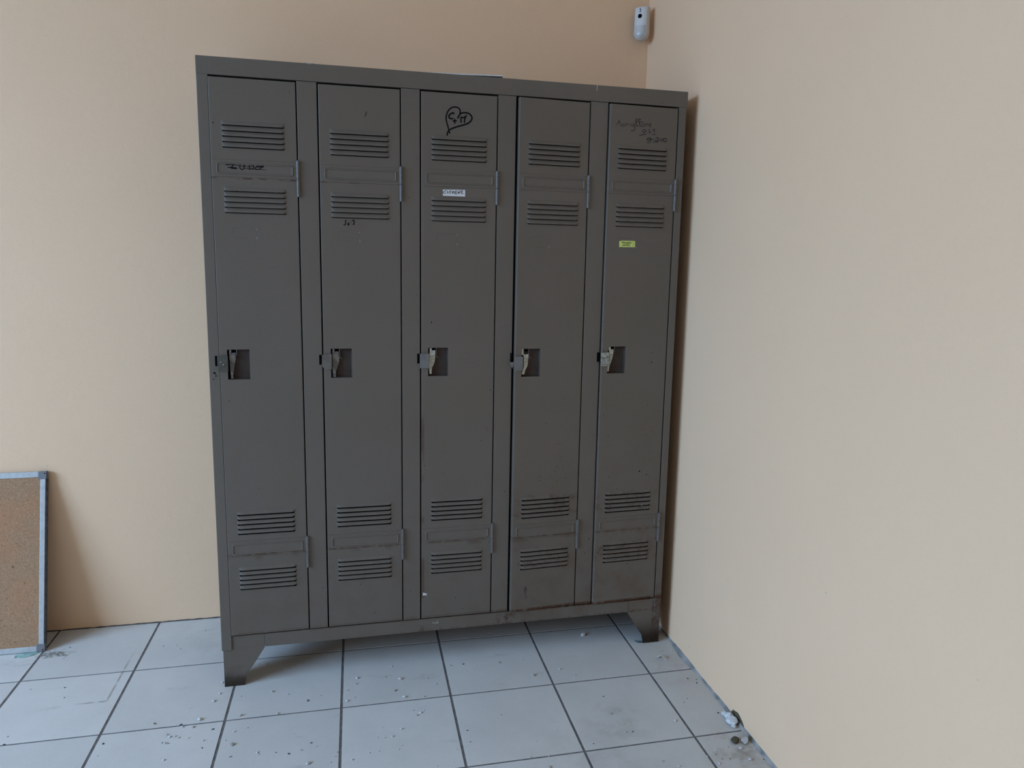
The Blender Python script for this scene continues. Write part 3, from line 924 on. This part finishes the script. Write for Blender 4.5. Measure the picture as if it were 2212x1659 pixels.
        cyl(bm, (.0022, -.0026, mid + .0008), (.0022, -.0026, mid + .0490), .0046, 18, round_end=.0010)
        cyl(bm, (.0022, -.0026, mid - .0480), (.0022, -.0026, mid - .0002), .0046, 18, round_end=.0010)
        cyl(bm, (.0022, -.0026, mid - .0005), (.0022, -.0026, mid + .0505), .0024, 10)
        obj('hinge_barrel', bm, M_hinge, d, smooth=False)
    # lock pocket behind the opening
    bm = bmesh.new()
    x0, x1, z0, z1 = lock
    dp = .0125
    P = {}
    for nm, (xx_, yy_, zz_) in {'a': (x0, .0012, z0), 'b': (x1, .0012, z0), 'c': (x1, .0012, z1), 'd': (x0, .0012, z1),
                             'e': (x0 + .0045, dp, z0 + .003), 'f': (x1 - .003, dp, z0 + .003), 'g': (x1 - .003, dp, z1 - .001), 'h': (x0 + .0045, dp, z1 - .001)}.items():
        P[nm] = bm.verts.new((xx_, yy_, zz_))
    for q in ('efgh', 'abfe', 'bcgf', 'cdhg'): bm.faces.new([P[c] for c in q])
    bm2 = bm
    obj('lock_pocket', bm2, M_recess, d)
    # snapped latch left in the pocket
    zt = z1
    shapes = [
        [(.0045, -.011), (.0125, -.011), (.0125, -.0095), (.0215, -.0095), (.0215, -.026), (.0185, -.040), (.0160, -.058), (.0130, -.072), (.0135, -.082), (.0078, -.083), (.0062, -.060)],
        [(.0040, -.0090), (.0215, -.0090), (.0235, -.024), (.0220, -.042), (.0155, -.062), (.0130, -.066), (.0130, -.0835), (.0045, -.0835), (.0040, -.060)],
        [(.0045, -.011), (.0105, -.0080), (.0210, -.0080), (.0210, -.034), (.0190, -.046), (.0130, -.058), (.0105, -.067), (.0105, -.079), (.0040, -.079), (.0030, -.062)],
        [(.0030, -.018), (.0230, -.0170), (.0225, -.036), (.0200, -.054), (.0140, -.066), (.0105, -.080), (.0035, -.079), (.0020, -.074), (.0080, -.062), (.0085, -.035), (.0080, -.022)],
        [(.0035, -.0100), (.0200, -.0090), (.0200, -.024), (.0170, -.038), (.0135, -.050), (.0100, -.058), (.0075, -.068), (.0070, -.0790), (.0020, -.079), (.0015, -.068), (.0080, -.054), (.0080, -.030), (.0060, -.014)],
    ]
    bm = bmesh.new()
    prism(bm, [(x0 + a, zt + b) for a, b in shapes[k]], .0040, .0062)
    tabx = (.0045, .0105) if k != 3 else (.0010, .0075)
    box(bm, x0 + tabx[0] - (.0015 if k == 4 else 0), x0 + tabx[1], .0036, .0058, zt - (.018 if k == 3 else .012), zt - .0010, .0004)
    obj('snapped_latch', bm, M_cream if k >= 2 else M_grey_latch, d)
    bm = bmesh.new()
    rod = [(x0 + .0245, zt - .0005), (x0 + .0245, zt - .018)]
    if k in (1, 2, 3): rod += [(x0 + .0250, zt - .0265), (x0 + .0262, zt - .0285), (x0 + .0315, zt - .0290)]
    for a, b in zip(rod, rod[1:]): cyl(bm, (a[0], .0062, a[1]), (b[0], .0062, b[1]), .0011, 8)
    obj('latch_wire', bm, M_hinge, d)
    bm = bmesh.new(); box(bm, x0 + .0108, x0 + .0222, .0085, .0100, zt - .0092, zt - .0012)
    obj('latch_slot_shade', bm, M_dark, d)  # black box painting the shade inside the latch notch
    # hasp tab that laps over the post
    tz0, tz1 = (.9610, 1.0040) if k != 3 else (.9510, .9950)
    tx0, tx1 = -W - .0050, -W + .0228
    bm = bmesh.new()
    if k == 1:
        prism(bm, [(tx0 + .001, tz1), (tx1, tz1 + .002), (tx1, tz0 + .001), (tx0 + .008, tz0 + .001), (tx0 + .003, tz0 + .006), (tx0, tz0 + .013)], -.0065, -.0048)
    elif k == 3:
        prism(bm, [(tx0 + .001, tz1 - .003), (tx0 + .005, tz1), (tx1, tz1 - .002), (tx1, tz0), (tx0 + .002, tz0), (tx0, tz0 + .008)], -.0078, -.0060)
        prism(bm, [(tx0 - .0125, tz0 + .026), (tx0 + .001, tz0 + .026), (tx0 + .001, tz0 + .013), (tx0 - .003, tz0 + .013), (tx0 - .004, tz0 + .006), (tx0 - .0125, tz0 + .021)], -.0045, -.0028)
    else:
        zz = {0: (tz0 - .0005, tz1), 2: (tz0 - .0005, tz1), 4: (tz0 - .001, tz1)}[k]
        box(bm, tx0 + (.001 if k == 4 else 0), tx1, -.0070, -.0052, zz[0], zz[1], .0006)
    # knuckle that joins the tab to the door
    box(bm, tx1 - .0050, tx1 - .0005, -.0055, .0005, tz0 + .004, tz1 - .004, .0003)
    mt = [M_tab_dark, M_tab_warm, M_tab_blue, M_tab_blue, M_tab_blotch][k]
    obj('hasp_tab', bm, mt, d)
    if k == 0:
        bm = bmesh.new()
        cyl(bm, (tx0 + .0083, -.0074, .9868), (tx0 + .0083, -.0068, .9868), .0012, 8)
        cyl(bm, (tx0 + .0150, -.0074, .9795), (tx0 + .0150, -.0068, .9795), .0014, 8)
        obj('paint_fleck', bm, M_white_chip, d)
    # shade of the slot behind the tab is a black box, added below
    return d

def tabmat(name, a, b, s=60):
    return plain(name, a, .45, col2=b, vs=s, spec=.45)
M_tab_dark = tabmat('dark_grimy_tab', (.068, .064, .050), (.050, .047, .038), 90)
M_tab_warm = tabmat('warm_grey_tab', (.125, .11, .088), (.095, .082, .07))
M_tab_blue = tabmat('blue_grey_tab', (.150, .142, .138), (.125, .118, .112))
M_tab_blotch = tabmat('blotched_tab', (.33, .33, .28), (.14, .13, .10), 110)

doors = [door(k) for k in range(5)]
for k, o in enumerate(doors):
    o['label'] = ['door with a crossed-out name on its upper hinge plate', 'door with a short scribble below the second vent',
                  'door with an inked heart and a white name sticker', 'plain door standing slightly ajar',
                  'door with a yellow label and pen writing above the top vent'][k]

# black boxes on the posts stand in for the shade inside keeper slots
for k in range(5):
    L = DL[k]
    bm = bmesh.new()
    z0, z1 = (.9745, 1.0035)
    if k == 3: z0, z1 = (.973, 1.003)
    if k == 4: z0, z1 = (.9725, 1.002)
    box(bm, L - .0122, L - (.0080 if k == 3 else .0040), -.0016 if k == 0 else -.0008, .001, z0, z1)
    obj('keeper_slot_shade', bm, M_dark, locker)

def on_door(k, name, strokes, mat, y=-.0003, wscale=.62):
    bm = bmesh.new()
    ink(bm, strokes, y, dx=-DR[k], wscale=wscale)
    return obj(name, bm, mat, doors[k])

on_door(0, 'handwriting', LUDO, M_black_ink, -.0021, .74)
on_door(1, 'handwriting', SEB, M_black_ink, -.0003, 1.15)
on_door(1, 'pen_tick', TICK, M_black_ink, -.0003, 1.1)
on_door(2, 'heart_drawing', HEART, M_black_ink, -.0003, 1.08)
on_door(4, 'handwriting', NAME, M_faint_ink, -.0003, .80)
on_door(2, 'scratch', SMUDGE3, M_scratch)
on_door(0, 'scratch', SCR1, M_scratch)
on_door(1, 'scratch', SCR2, M_scratch)
on_door(3, 'scratch', HAIR4, M_scratch)
for st_ in RUSTDOT1:
    bm = bmesh.new(); ink(bm, [st_], -.0012, wscale=.9); obj('paint_chip', bm, M_dark, locker)

# flecks of chipped paint, each its own small part
def dots_on(parent, pts, dx, y):
    r_ = random.Random(len(pts))
    for s, z, w in pts:
        bm = bmesh.new()
        r = .0010 * (1 + .55 * (w - 1)) * r_.uniform(.8, 1.25)
        c = [bm.verts.new((s + dx + r * r_.uniform(.7, 1.3) * math.cos(q * math.pi / 4), y, z + r * 1.25 * r_.uniform(.7, 1.3) * math.sin(q * math.pi / 4))) for q in range(8)]
        bm.faces.new(c)
        obj('paint_chip', bm, M_dark, parent)
for k in range(5):
    on = [p for p in DOTS if DL[k] + .002 < p[0] < DR[k] - .002]
    if on: dots_on(doors[k], on, -DR[k], -.0003)
dots_on(locker, [p for p in DOTS if not any(DL[k] - .0035 < p[0] < DR[k] + .003 for k in range(5)) and p[1] > .17], 0, -.0003)

# old name-card outlines
def outline(k, x0, x1, z0, z1, seed):
    r_ = random.Random(seed)
    st = []
    def jag(a, b, n, amp):
        out = []
        for i in range(n + 1):
            t = i / n
            out.append((a[0] + (b[0] - a[0]) * t + r_.uniform(-amp, amp) * (abs(b[1] - a[1]) > .01), a[1] + (b[1] - a[1]) * t + r_.uniform(-amp, amp) * .4))
        return out
    for a, b, skip in (((x0, z1), (x1 - .002, z1), .15), ((x0 + .002, z1 - .002), (x0 + .0035, z0 + .004), .3), ((x1 - .0025, z1 - .003), (x1 - .0025, z0 + .006), .2), ((x0 + .004, z0 + .002), (x1 - .012, z0 + .003), .45)):
        pts = jag(a, b, 8, .0007)
        run = []
        for p in pts:
            if r_.random() < skip * .6:
                if len(run) > 1: st.append((.0009, run))
                run = []
            else: run.append(p)
        if len(run) > 1: st.append((.0009, run))
    for s_ in st:
        bm = bmesh.new(); ink(bm, [s_], -.0003, dx=-DR[k], wscale=.9)
        obj('card_outline', bm, M_scratch, doors[k])
    bm = bmesh.new()
    ink(bm, [(.0015, [(x1 + .0002, z0 + .007), (x1 + .0008, z0 + .0005)]), (.0015, [(x1 - .0003, z1 - .0005), (x1 - .0002, z1 - .004)])][: 2 if k < 3 else 1], -.0004, dx=-DR[k], wscale=.8)
    obj('glue_mark', bm, M_grey_mark, doors[k])
M_grey_mark = plain('pale_glue_mark', (.34, .34, .34), .6)
outline(0, .0745, .1385, 1.3270, 1.3560, 11)
outline(1, .3547, .4167, 1.3250, 1.3553, 12)
outline(2, .6336, .6960, 1.3225, 1.3542, 13)
outline(3, .9180, .9720, 1.3210, 1.3530, 14)
outline(4, 1.1935, 1.2530, 1.3250, 1.3560, 15)

# stickers
def sticker(k, name, quad, y, th, mat):
    bm = bmesh.new()
    prism(bm, [(s - DR[k], z) for s, z in quad], y - th, y)
    return obj(name, bm, mat, doors[k])
sticker(2, 'name_sticker', [(.6538, 1.4812), (.7186, 1.4826), (.7186, 1.4636), (.6538, 1.4637)], -.0001, .0004, M_paper)
on_door(2, 'sticker_writing', CLEMENT, M_black_ink, -.0007, 1.0)
sticker(4, 'yellow_label', [(1.1962, 1.3462), (1.1985, 1.3476), (1.2030, 1.3478), (1.2040, 1.3487), (1.2480, 1.3487), (1.2495, 1.3478), (1.2498, 1.3312), (1.2485, 1.3296), (1.1958, 1.3288), (1.1968, 1.3310)], -.0001, .0004, M_yellow)
def text_part(body, size, x, z, k, y, mat, name, shear=.3):
    cu = bpy.data.curves.new('lettering', 'FONT')
    cu.body = body; cu.size = size; cu.shear = shear; cu.offset = size * .022; cu.space_line = .82
    cu.align_x = 'CENTER'
    o = bpy.data.objects.new('lettering', cu)
    COL.objects.link(o)
    dg = bpy.context.evaluated_depsgraph_get()
    me = bpy.data.meshes.new_from_object(o.evaluated_get(dg))
    bpy.data.objects.remove(o)
    me.transform(Matrix.Translation((x, y, z)) @ Matrix.Rotation(math.radians(90), 4, 'X'))
    me.materials.clear(); me.materials.append(mat)
    r = bpy.data.objects.new(name, me); COL.objects.link(r); r.parent = doors[k]
    return r
text_part('Nouveau\nparfum', .0088, 1.2200 - DR[4], 1.3405, 4, -.0007, M_green_ink, 'label_lettering')
bm = bmesh.new(); ink(bm, [(.0020, [(1.2435, 1.3405), (1.2437, 1.3370)])], -.0007, dx=-DR[4]); obj('label_mark', bm, M_green_ink, doors[4])

# bare chips, grease smear, torn tape on the top rail
def patch(name, poly, y, mat, parent, dx=0.0, label=None):
    bm = bmesh.new()
    prism(bm, [(a + dx, b) for a, b in poly], y - .0002, y)
    o = obj(name, bm, mat, parent)
    if label: o['label'] = label
    return o
patch('bare_chip', [(.5955, .2505), (.6020, .2478), (.6083, .2452), (.6067, .2399), (.6010, .2415), (.5955, .2400)], -.0001, M_white_chip, doors[2], -DR[2])
bm = bmesh.new(); ink(bm, [(.0018, [(.6250, .1462), (.6300, .1452), (.6325, .1458)]), (.0020, [(.6340, .1445), (.6400, .1440), (.6440, .1450)]), (.0016, [(.6405, .1520), (.6412, .1450)])], .0008)
obj('paint_splash', bm, M_white_chip, locker)
M_grease = plain('dark_grease_smear', (.045, .038, .030), .7, col2=(.085, .070, .055), vs=70)
patch('grease_smear', [(.9225, .2490), (.9262, .2450), (.9280, .2370), (.9262, .2230), (.9268, .2060), (.9250, .2040), (.9215, .2160), (.9175, .2260), (.9180, .2380), (.9200, .2460)], -.0001, M_grease, doors[3], -DR[3])
patch('bare_chip', [(1.3080, .4957), (1.3108, .4960), (1.3112, .4945), (1.3086, .4944)], -.0058, M_white_chip, doors[4], -DR[4])
M_tape = plain('translucent_grey_tape', (.30, .29, .30), .4, var=.1)
patch('torn_tape', [(1.1088, 1.8003), (1.1128, 1.8003), (1.1118, 1.7945), (1.1120, 1.7890), (1.1112, 1.7840), (1.1095, 1.7820), (1.1090, 1.7880), (1.1098, 1.7940)], -.0013, M_tape, locker)
bm = bmesh.new()
prism(bm, [(.2770, 1.8012), (.2850, 1.7990), (.2900, 1.7985), (.3010, 1.8012)], -.0016, .004)
obj('chipped_edge', bm, M_tape, locker)
bm = bmesh.new(); ink(bm, [(.0011, [(.6710, 1.7870), (.6712, 1.7820)])], -.0014, wscale=.8); obj('scratch', bm, M_scratch, locker)

# ------------------------------------------------------------------ sheet lying on the locker
bm = bmesh.new()
n = 14
th = .0032
Cc = Matrix.Translation((-1.44422, -0.45597, 0)) @ Matrix.Rotation(0.00633, 4, 'Z')
top_, bot_ = [], []
for i in range(n + 1):
    s = .470 + (.8290 - .470) * i / n
    lift = .0024 + .0046 * max(0, (i / n - .25) / .75) ** 1.2
    rowt, rowb = [], []
    for j, y in enumerate((.012, .12, .235)):
        p = Cc @ Vector((s, y + (.02 * (1 - i / n)), LH + .0006 + lift * (1.0 if j < 2 else .3)))
        rowt.append(bm.verts.new(p + Vector((0, 0, th)))); rowb.append(bm.verts.new(p))
    top_.append(rowt); bot_.append(rowb)
for i in range(n):
    for j in range(2):
        bm.faces.new((top_[i][j], top_[i + 1][j], top_[i + 1][j + 1], top_[i][j + 1]))
        bm.faces.new((bot_[i][j], bot_[i][j + 1], bot_[i + 1][j + 1], bot_[i + 1][j]))
    bm.faces.new((top_[i][0], bot_[i][0], bot_[i + 1][0], top_[i + 1][0]))
    bm.faces.new((top_[i][2], top_[i + 1][2], bot_[i + 1][2], bot_[i][2]))
for i in (0, n):
    for j in range(2): bm.faces.new((top_[i][j], top_[i][j + 1], bot_[i][j + 1], bot_[i][j]))
o = obj('paper_sheet', bm, M_paper)
tag(o, 'white sheet lying flat on top of the locker, just showing above its top edge', 'paper')

# ------------------------------------------------------------------ cork board leaning on the wall
BW, BH, BT = .90, .580, .013
board = empty('cork_board', (-2.0405, -.1370, 0.0005))
tag(board, 'cork notice board with aluminium frame leaning against the wall at the left', 'notice board')
lean = -math.asin((.1370 - BT - .0015) / BH)
board.rotation_euler = (lean, 0, 0)
bm = bmesh.new(); box(bm, -BW + .012, -.012, -.0005, .0085, .010, BH - .010)
obj('cork_panel', bm, M_cork, board)
bm = bmesh.new(); box(bm, -BW + .008, -.008, .0086, .0105, .006, BH - .006)
obj('backing_panel', bm, M_board_back, board)
def rail(x0, x1, z0, z1):
    bm = bmesh.new(); box(bm, x0, x1, -.0030, BT - .002, z0, z1, .0012)
    return obj('frame_rail', bm, M_alu, board)
FW = .0185
rail(-BW + .024, -.024, .001, FW); rail(-BW + .024, -.024, BH - FW, BH)
rail(-FW, -.003, .024, BH - .024); rail(-BW + .003, -BW + FW, .024, BH - .024)
bm = bmesh.new()
box(bm, -.0032, .0008, .0005, BT - .001, .024, BH - .024, .0008)
box(bm, -BW - .0008, -BW + .0032, .0005, BT - .001, .024, BH - .024, .0008)
obj('dark_edge', bm, M_alu_edge, board)  # side edges of the frame, darker than its faces
for cx in (0, 1):
    for cz in (0, 1):
        bm = bmesh.new()
        x1 = .0008 if cx == 0 else -BW + .0248
        x0 = x1 - .0256
        z0 = 0.0 if cz == 0 else BH - .0248
        box(bm, x0, x1, -.0040, BT - .001, z0, z0 + .0256, .0022, 3)
        o = obj('corner_cap', bm, M_cap, board)
        bm = bmesh.new()
        hx = (x1 - .0060) if cx == 0 else (x0 + .0060)
        hz = (z0 + .0070) if cz == 0 else (z0 + .0186)
        cyl(bm, (hx, -.0044, hz), (hx, -.0030, hz), .0042, 16)
        r = obj('screw_boss', bm, M_cap, o)
        bm = bmesh.new(); cyl(bm, (hx, -.0047, hz), (hx, -.0035, hz), .0020, 12)
        obj('screw_hole_shade', bm, M_dark, o)  # black disc painting the shade of a hole in the cap

# ------------------------------------------------------------------ motion detector in the corner
SX, SY, SZ = -.0365, -.0365, 2.0560
det = empty('motion_detector', (SX, SY, SZ), math.radians(-43))
tag(det, 'small white motion detector marked 3, mounted high across the corner above the locker', 'motion detector')
DWd, DHt, DDp = .0545, .1130, .034
def det_section(w, d, n=18):
    """rounded front profile, x across, -y to the front"""
    pts = []
    for i in range(n + 1):
        a = math.pi * i / n
        cx = math.cos(a); sx = math.sin(a)
        pts.append((math.copysign(abs(cx) ** .75, cx) * w / 2, -(abs(sx) ** .62) * d))
    return pts
bm = bmesh.new()
levels = []
for i in range(26):
    t = i / 25
    z = DHt * t
    w, d = DWd, DDp
    rb = .027
    if z < rb:
        q = math.sqrt(max(0, 1 - ((rb - z) / rb) ** 2))
        w = DWd * (.08 + .92 * q); d = DDp * (.45 + .55 * q)
    rt = .006
    if z > DHt - rt:
        q = math.sqrt(max(0, 1 - ((z - (DHt - rt)) / rt) ** 2))
        w = DWd * (.90 + .10 * q); d = DDp * (.62 + .38 * q)
    levels.append((z, w * (.965 + .035 * (1 - t)), d * (1 - .20 * t)))
rings = []
for z, w, d in levels:
    rings.append([bm.verts.new((x, y, z)) for x, y in det_section(w, d)])
for a, b in zip(rings, rings[1:]):
    for q in range(len(a) - 1): bm.faces.new((a[q], a[q + 1], b[q + 1], b[q]))
    bm.faces.new((a[-1], a[0], b[0], b[-1]))
bm.faces.new(rings[0]); bm.faces.new(rings[-1])
obj('sensor_housing', bm, M_plastic, det, smooth=True)
bm = bmesh.new()
rings = []
for i in range(12):
    t = i / 11
    z = .006 + .040 * t
    w = DWd * .93 * (math.sqrt(max(0.02, 1 - (1 - min(1, (z - .003) / .024)) ** 2)))
    sec = det_section(w, DDp * (.50 + .50 * math.sqrt(max(0, min(1, z / .024) * (2 - min(1, z / .024))))) + .0006 - .0004 * t)
    rings.append([bm.verts.new((x, y, z)) for x, y in sec])
for a, b in zip(rings, rings[1:]):
    for q in range(1, len(a) - 2): bm.faces.new((a[q], a[q + 1], b[q + 1], b[q]))
obj('sensor_lens', bm, M_lens, det, smooth=True)
bm = bmesh.new(); cyl(bm, (-.0005, -DDp * .87 - .0008, DHt * .690), (-.0005, -DDp * .8, DHt * .690), .0072, 20)
obj('camera_eye', bm, M_dark, det)
def ink3(w, pts, y): pass
bm = bmesh.new()
ink(bm, [(.0022, [(-.0032, .1015), (.0002, .1025), (.0012, .1000), (-.0010, .0980), (.0016, .0962), (.0014, .0930), (-.0015, .0918), (-.0036, .0926)])], -DDp * .855 - .0010, wscale=.8)
obj('number_three', bm, plain('dark_blue_digit', (.05, .045, .09), .6), det)
bm = bmesh.new(); box(bm, -.020, .020, .0002, .012, .012, DHt - .012, .002)
obj('wall_bracket', bm, M_plastic, det)

# ------------------------------------------------------------------ floor litter
def chunk(bm, r, flat=.6, seed=0, elong=1.0):
    r_ = random.Random(seed)
    bmesh.ops.create_icosphere(bm, subdivisions=2, radius=1.0)
    ph = [Vector((r_.uniform(-1, 1), r_.uniform(-1, 1), r_.uniform(-1, 1))).normalized() for _ in range(7)]
    cut = [r_.uniform(.55, .9) for _ in range(7)]
    for v in bm.verts:
        p = v.co.copy()
        for n_, c in zip(ph, cut):
            dd = p.dot(n_)
            if dd > c: p -= n_ * (dd - c) * .9
        p *= 1 + r_.uniform(-.13, .13)
        v.co = Vector((p.x * r * elong, p.y * r, p.z * r * flat))
    zm = min(v.co.z for v in bm.verts)
    for v in bm.verts: v.co.z -= zm
    return bm

def proto_mesh(name, mat, seed, flat=.6, elong=1.2):
    bm = bmesh.new(); chunk(bm, 1.0, flat, seed, elong)
    me = bpy.data.meshes.new(name)
    bmesh.ops.recalc_face_normals(bm, faces=bm.faces)
    bm.to_mesh(me); bm.free(); me.materials.append(mat)
    return me
PW = [proto_mesh('plaster_crumb', M_plaster, s, .62, 1.25) for s in (1, 2, 3)] + [proto_mesh('plaster_crumb', M_plaster_grey, 5, .6, 1.3)]
PD = [proto_mesh('dirt_flake', M_debris_dark, s, .22, 1.7) for s in (11, 12)]
PT = [proto_mesh('leaf_flake', M_debris_tan, s, .25, 1.9) for s in (21, 22)]

def joint_drop(x, y, r):
    return 0.0002
def place(name, me, x, y, r, label, cat, group=None, rz=None, z=0.0002):
    o = bpy.data.objects.new(name, me); COL.objects.link(o)
    o.location = (x, y, z); o.scale = (r, r, r)
    o.rotation_euler = (0, 0, random.uniform(0, 6.28) if rz is None else rz)
    tag(o, label, cat, group)
    return o
def where(x, y):
    near = y < -.70
    if x < -1.62: a = 'left of the locker'
    elif x < -1.30: a = 'around the left foot of the locker'
    elif x < -.95: a = 'in front of the first two locker doors'
    elif x < -.60: a = 'in front of the third locker door'
    elif x < -.28: a = 'in front of the last two locker doors'
    else: a = 'beside the right wall'
    return a + (', nearer the camera' if near else ', nearer the back wall')
for i, (x, y, sz, kd) in enumerate(CRUMBS):
    r = sz * .5
    if x > -.012: x = -.012
    if kd == 'w':
        r *= .98
        big_ = sz > .0105
        place('plaster_crumb', random.choice(PW), x, y, max(r, .0016), 'small pale plaster crumb ' + where(x, y), 'plaster crumb', 'small plaster crumbs ' + where(x, y))
    elif kd == 'd':
        place('dirt_flake', random.choice(PD), x, y, max(r * .62, .0015), 'small dark dirt flake ' + where(x, y), 'dirt flake', 'small dark flakes ' + where(x, y))
    elif kd == 't':
        place('leaf_flake', random.choice(PT), x, y, r * .62, 'small tan dried flake ' + where(x, y), 'dried flake', 'tan dried flakes ' + where(x, y))
    elif kd == 'W':
        place('plaster_lump', PW[0], x, y, r * .72, 'jagged white plaster lump on the floor at the bottom edge of the photo', 'plaster lump', rz=.4)
    elif kd == 'A':
        place('plaster_lump', PW[1], x, y, r * .72, 'white plaster lump on the floor under the right end of the locker', 'plaster lump', rz=.1)
    elif kd == 'C':
        place('plaster_lump', PW[2], x, y, r * .8, 'bright white plaster lump just in front of the beige egg-shaped one', 'plaster lump')

# big broken lump at the foot of the right wall, with the hole it came out of
bm = bmesh.new()
r_ = random.Random(5)
for cx, cy, cr, fl_ in ((-.016, -.880, .0150, .7), (-.0185, -.902, .0165, .6), (-.022, -.862, .0095, .6), (-.024, -.918, .0085, .6)):
    b2 = bmesh.new(); chunk(b2, cr, fl_, int(cr * 1e5), 1.05)
    me = bpy.data.meshes.new('t'); b2.to_mesh(me); b2.free()
    me.transform(Matrix.Translation((cx, cy, .0001)))
    bm.from_mesh(me); bpy.data.meshes.remove(me)
tag(obj('plaster_lump', bm, M_plaster), 'big knobbly white plaster lump lying against the foot of the right wall', 'plaster lump')
bm = bmesh.new()
hp = [(-.862, .010), (-.872, .021), (-.884, .024), (-.897, .028), (-.910, .024), (-.924, .017), (-.934, .008), (-.936, .001), (-.870, .001)]
a = [bm.verts.new((-.0006, y, z)) for y, z in hp]; b = [bm.verts.new((.0004, y, z)) for y, z in hp]
bm.faces.new(a)
for i in range(len(hp)): bm.faces.new((a[i], b[i], b[(i + 1) % len(hp)], a[(i + 1) % len(hp)]))
struct('trim_3', bm, M_brown)
place('plaster_lump', PW[3], -.0235, -.981, .0125, 'beige egg-shaped plaster lump on the tile beside the right wall', 'plaster lump', rz=1.0)
place('dirt_clump', proto_mesh('dirt_clump', M_brown, 33, .55, 1.2), -.0500, -.977, .0125, 'brown fuzzy clump of dirt beside the beige plaster lump by the right wall', 'dirt clump')

# curled paint chip
bm = bmesh.new()
n = 10
ra, rb = [], []
for i in range(n + 1):
    t = i / n
    x = -.026 + .050 * t
    z = .0012 + .014 * math.sin(math.pi * min(1, t * 1.1)) ** 1.5
    w = .010 * math.sin(math.pi * (.15 + .7 * t))
    ra.append((bm.verts.new((x, -w, z)), bm.verts.new((x, w, z * .55 + .001))))
    rb.append((bm.verts.new((x, -w, z + .0014)), bm.verts.new((x, w, z * .55 + .0024))))
for i in range(n):
    bm.faces.new((ra[i][0], ra[i][1], ra[i + 1][1], ra[i + 1][0]))
    bm.faces.new((rb[i][0], rb[i + 1][0], rb[i + 1][1], rb[i][1]))
    for q in (0, 1): bm.faces.new((ra[i][q], ra[i + 1][q], rb[i + 1][q], rb[i][q]))
for i in (0, n): bm.faces.new((ra[i][0], rb[i][0], rb[i][1], ra[i][1]))
o = obj('paint_chip', bm, M_plaster)
o.location = (-.0765, -.5480, .0); o.rotation_euler = (0, 0, math.radians(-38))
o.scale = (.62, .75, .9)
tag(o, 'curled pale paint chip on the floor in front of the right foot of the locker', 'paint chip')

# teal scrap and dust under the cork board corner, torn scrap by the locker foot
bm = bmesh.new()
tp = [(-2.123, -.158), (-2.105, -.1655), (-2.090, -.1680), (-2.073, -.1610), (-2.060, -.1500), (-2.056, -.1430), (-2.072, -.1400), (-2.100, -.1400), (-2.118, -.1460)]
r_ = random.Random(9)
a = [bm.verts.new((x, y, .0010 + r_.uniform(0, .002))) for x, y in tp]
b = [bm.verts.new((x, y, .0004)) for x, y in tp]
c = bm.verts.new((-2.09, -.153, .0045)); 
for i in range(len(tp)):
    bm.faces.new((a[i], a[(i + 1) % len(tp)], c)); bm.faces.new((a[i], b[i], b[(i + 1) % len(tp)], a[(i + 1) % len(tp)]))
bm.faces.new(b)
tag(obj('film_scrap', bm, M_teal), 'crumpled teal scrap of film on the floor under the bottom edge of the cork board', 'scrap')
place('plaster_crumb', PW[0], -2.1195, -.1625, .0042, 'bright white crumb at the left tip of the teal scrap', 'plaster crumb', z=.0003)

bm = bmesh.new()
r_ = random.Random(4)
for q in range(150):
    cx, cy = r_.gauss(-2.004, .022), r_.gauss(-.164, .010)
    p = Vector((cx, cy, .0012)); an = r_.uniform(0, 6.28)
    w = r_.uniform(.0002, .0005)
    pts = []
    for s in range(5):
        pts.append(p.copy())
        an += r_.uniform(-.8, .8)
        p += Vector((math.cos(an), math.sin(an) * .6, r_.uniform(-.15, .25))) * r_.uniform(.0016, .0040)
        p.z = max(.0008, p.z)
    for s in range(4): cyl(bm, pts[s], pts[s + 1], w, 4)
tag(obj('dust_fluff', bm, M_dust), 'grey tangle of dust and fluff on the floor at the right corner of the cork board', 'dust fluff', kind='stuff')
bm = bmesh.new()
sp = [(-.1265, -.4300, .006), (-.118, -.4380, .002), (-.109, -.4420, .0008), (-.100, -.4400, .0010), (-.1010, -.4340, .003), (-.113, -.4330, .004)]
a = [bm.verts.new(p) for p in sp]; b = [bm.verts.new((x, y, .0003)) for x, y, z in sp]
bm.faces.new(a); bm.faces.new(b[::-1])
for i in range(6): bm.faces.new((a[i], b[i], b[(i + 1) % 6], a[(i + 1) % 6]))
tag(obj('film_scrap', bm, plain('dark_teal_film', (.10, .16, .18), .4, var=.3)), 'dark blue-green scrap caught at the bottom of the right locker foot', 'scrap')

# fine dust grit nobody could count
bm = bmesh.new()
r_ = random.Random(21)
for q in range(1100):
    x = r_.uniform(-2.1, -.02); y = -1.6 + 1.45 * (r_.random() ** .8)
    if r_.random() < .35: x, y = r_.gauss(-1.65, .22), r_.gauss(-.78, .14)
    if r_.random() < .30: x, y = r_.gauss(-.12, .07), r_.gauss(-1.05, .12)
    x = max(-4, min(-.014, x)); y = min(-.02, y)
    s = r_.uniform(.0004, .0013)
    a0 = r_.uniform(0, 6.28)
    vs = [bm.verts.new((x + s * math.cos(a0 + t), y + s * math.sin(a0 + t), .0002)) for t in (0, 2.1, 4.2)]
    tpv = bm.verts.new((x, y, .0002 + s * .9))
    bm.faces.new(vs)
    for i in range(3): bm.faces.new((vs[i], vs[(i + 1) % 3], tpv))
tag(obj('plaster_grit', bm, M_plaster_grey), 'fine pale plaster grit dusted over the floor tiles', 'grit', kind='stuff')
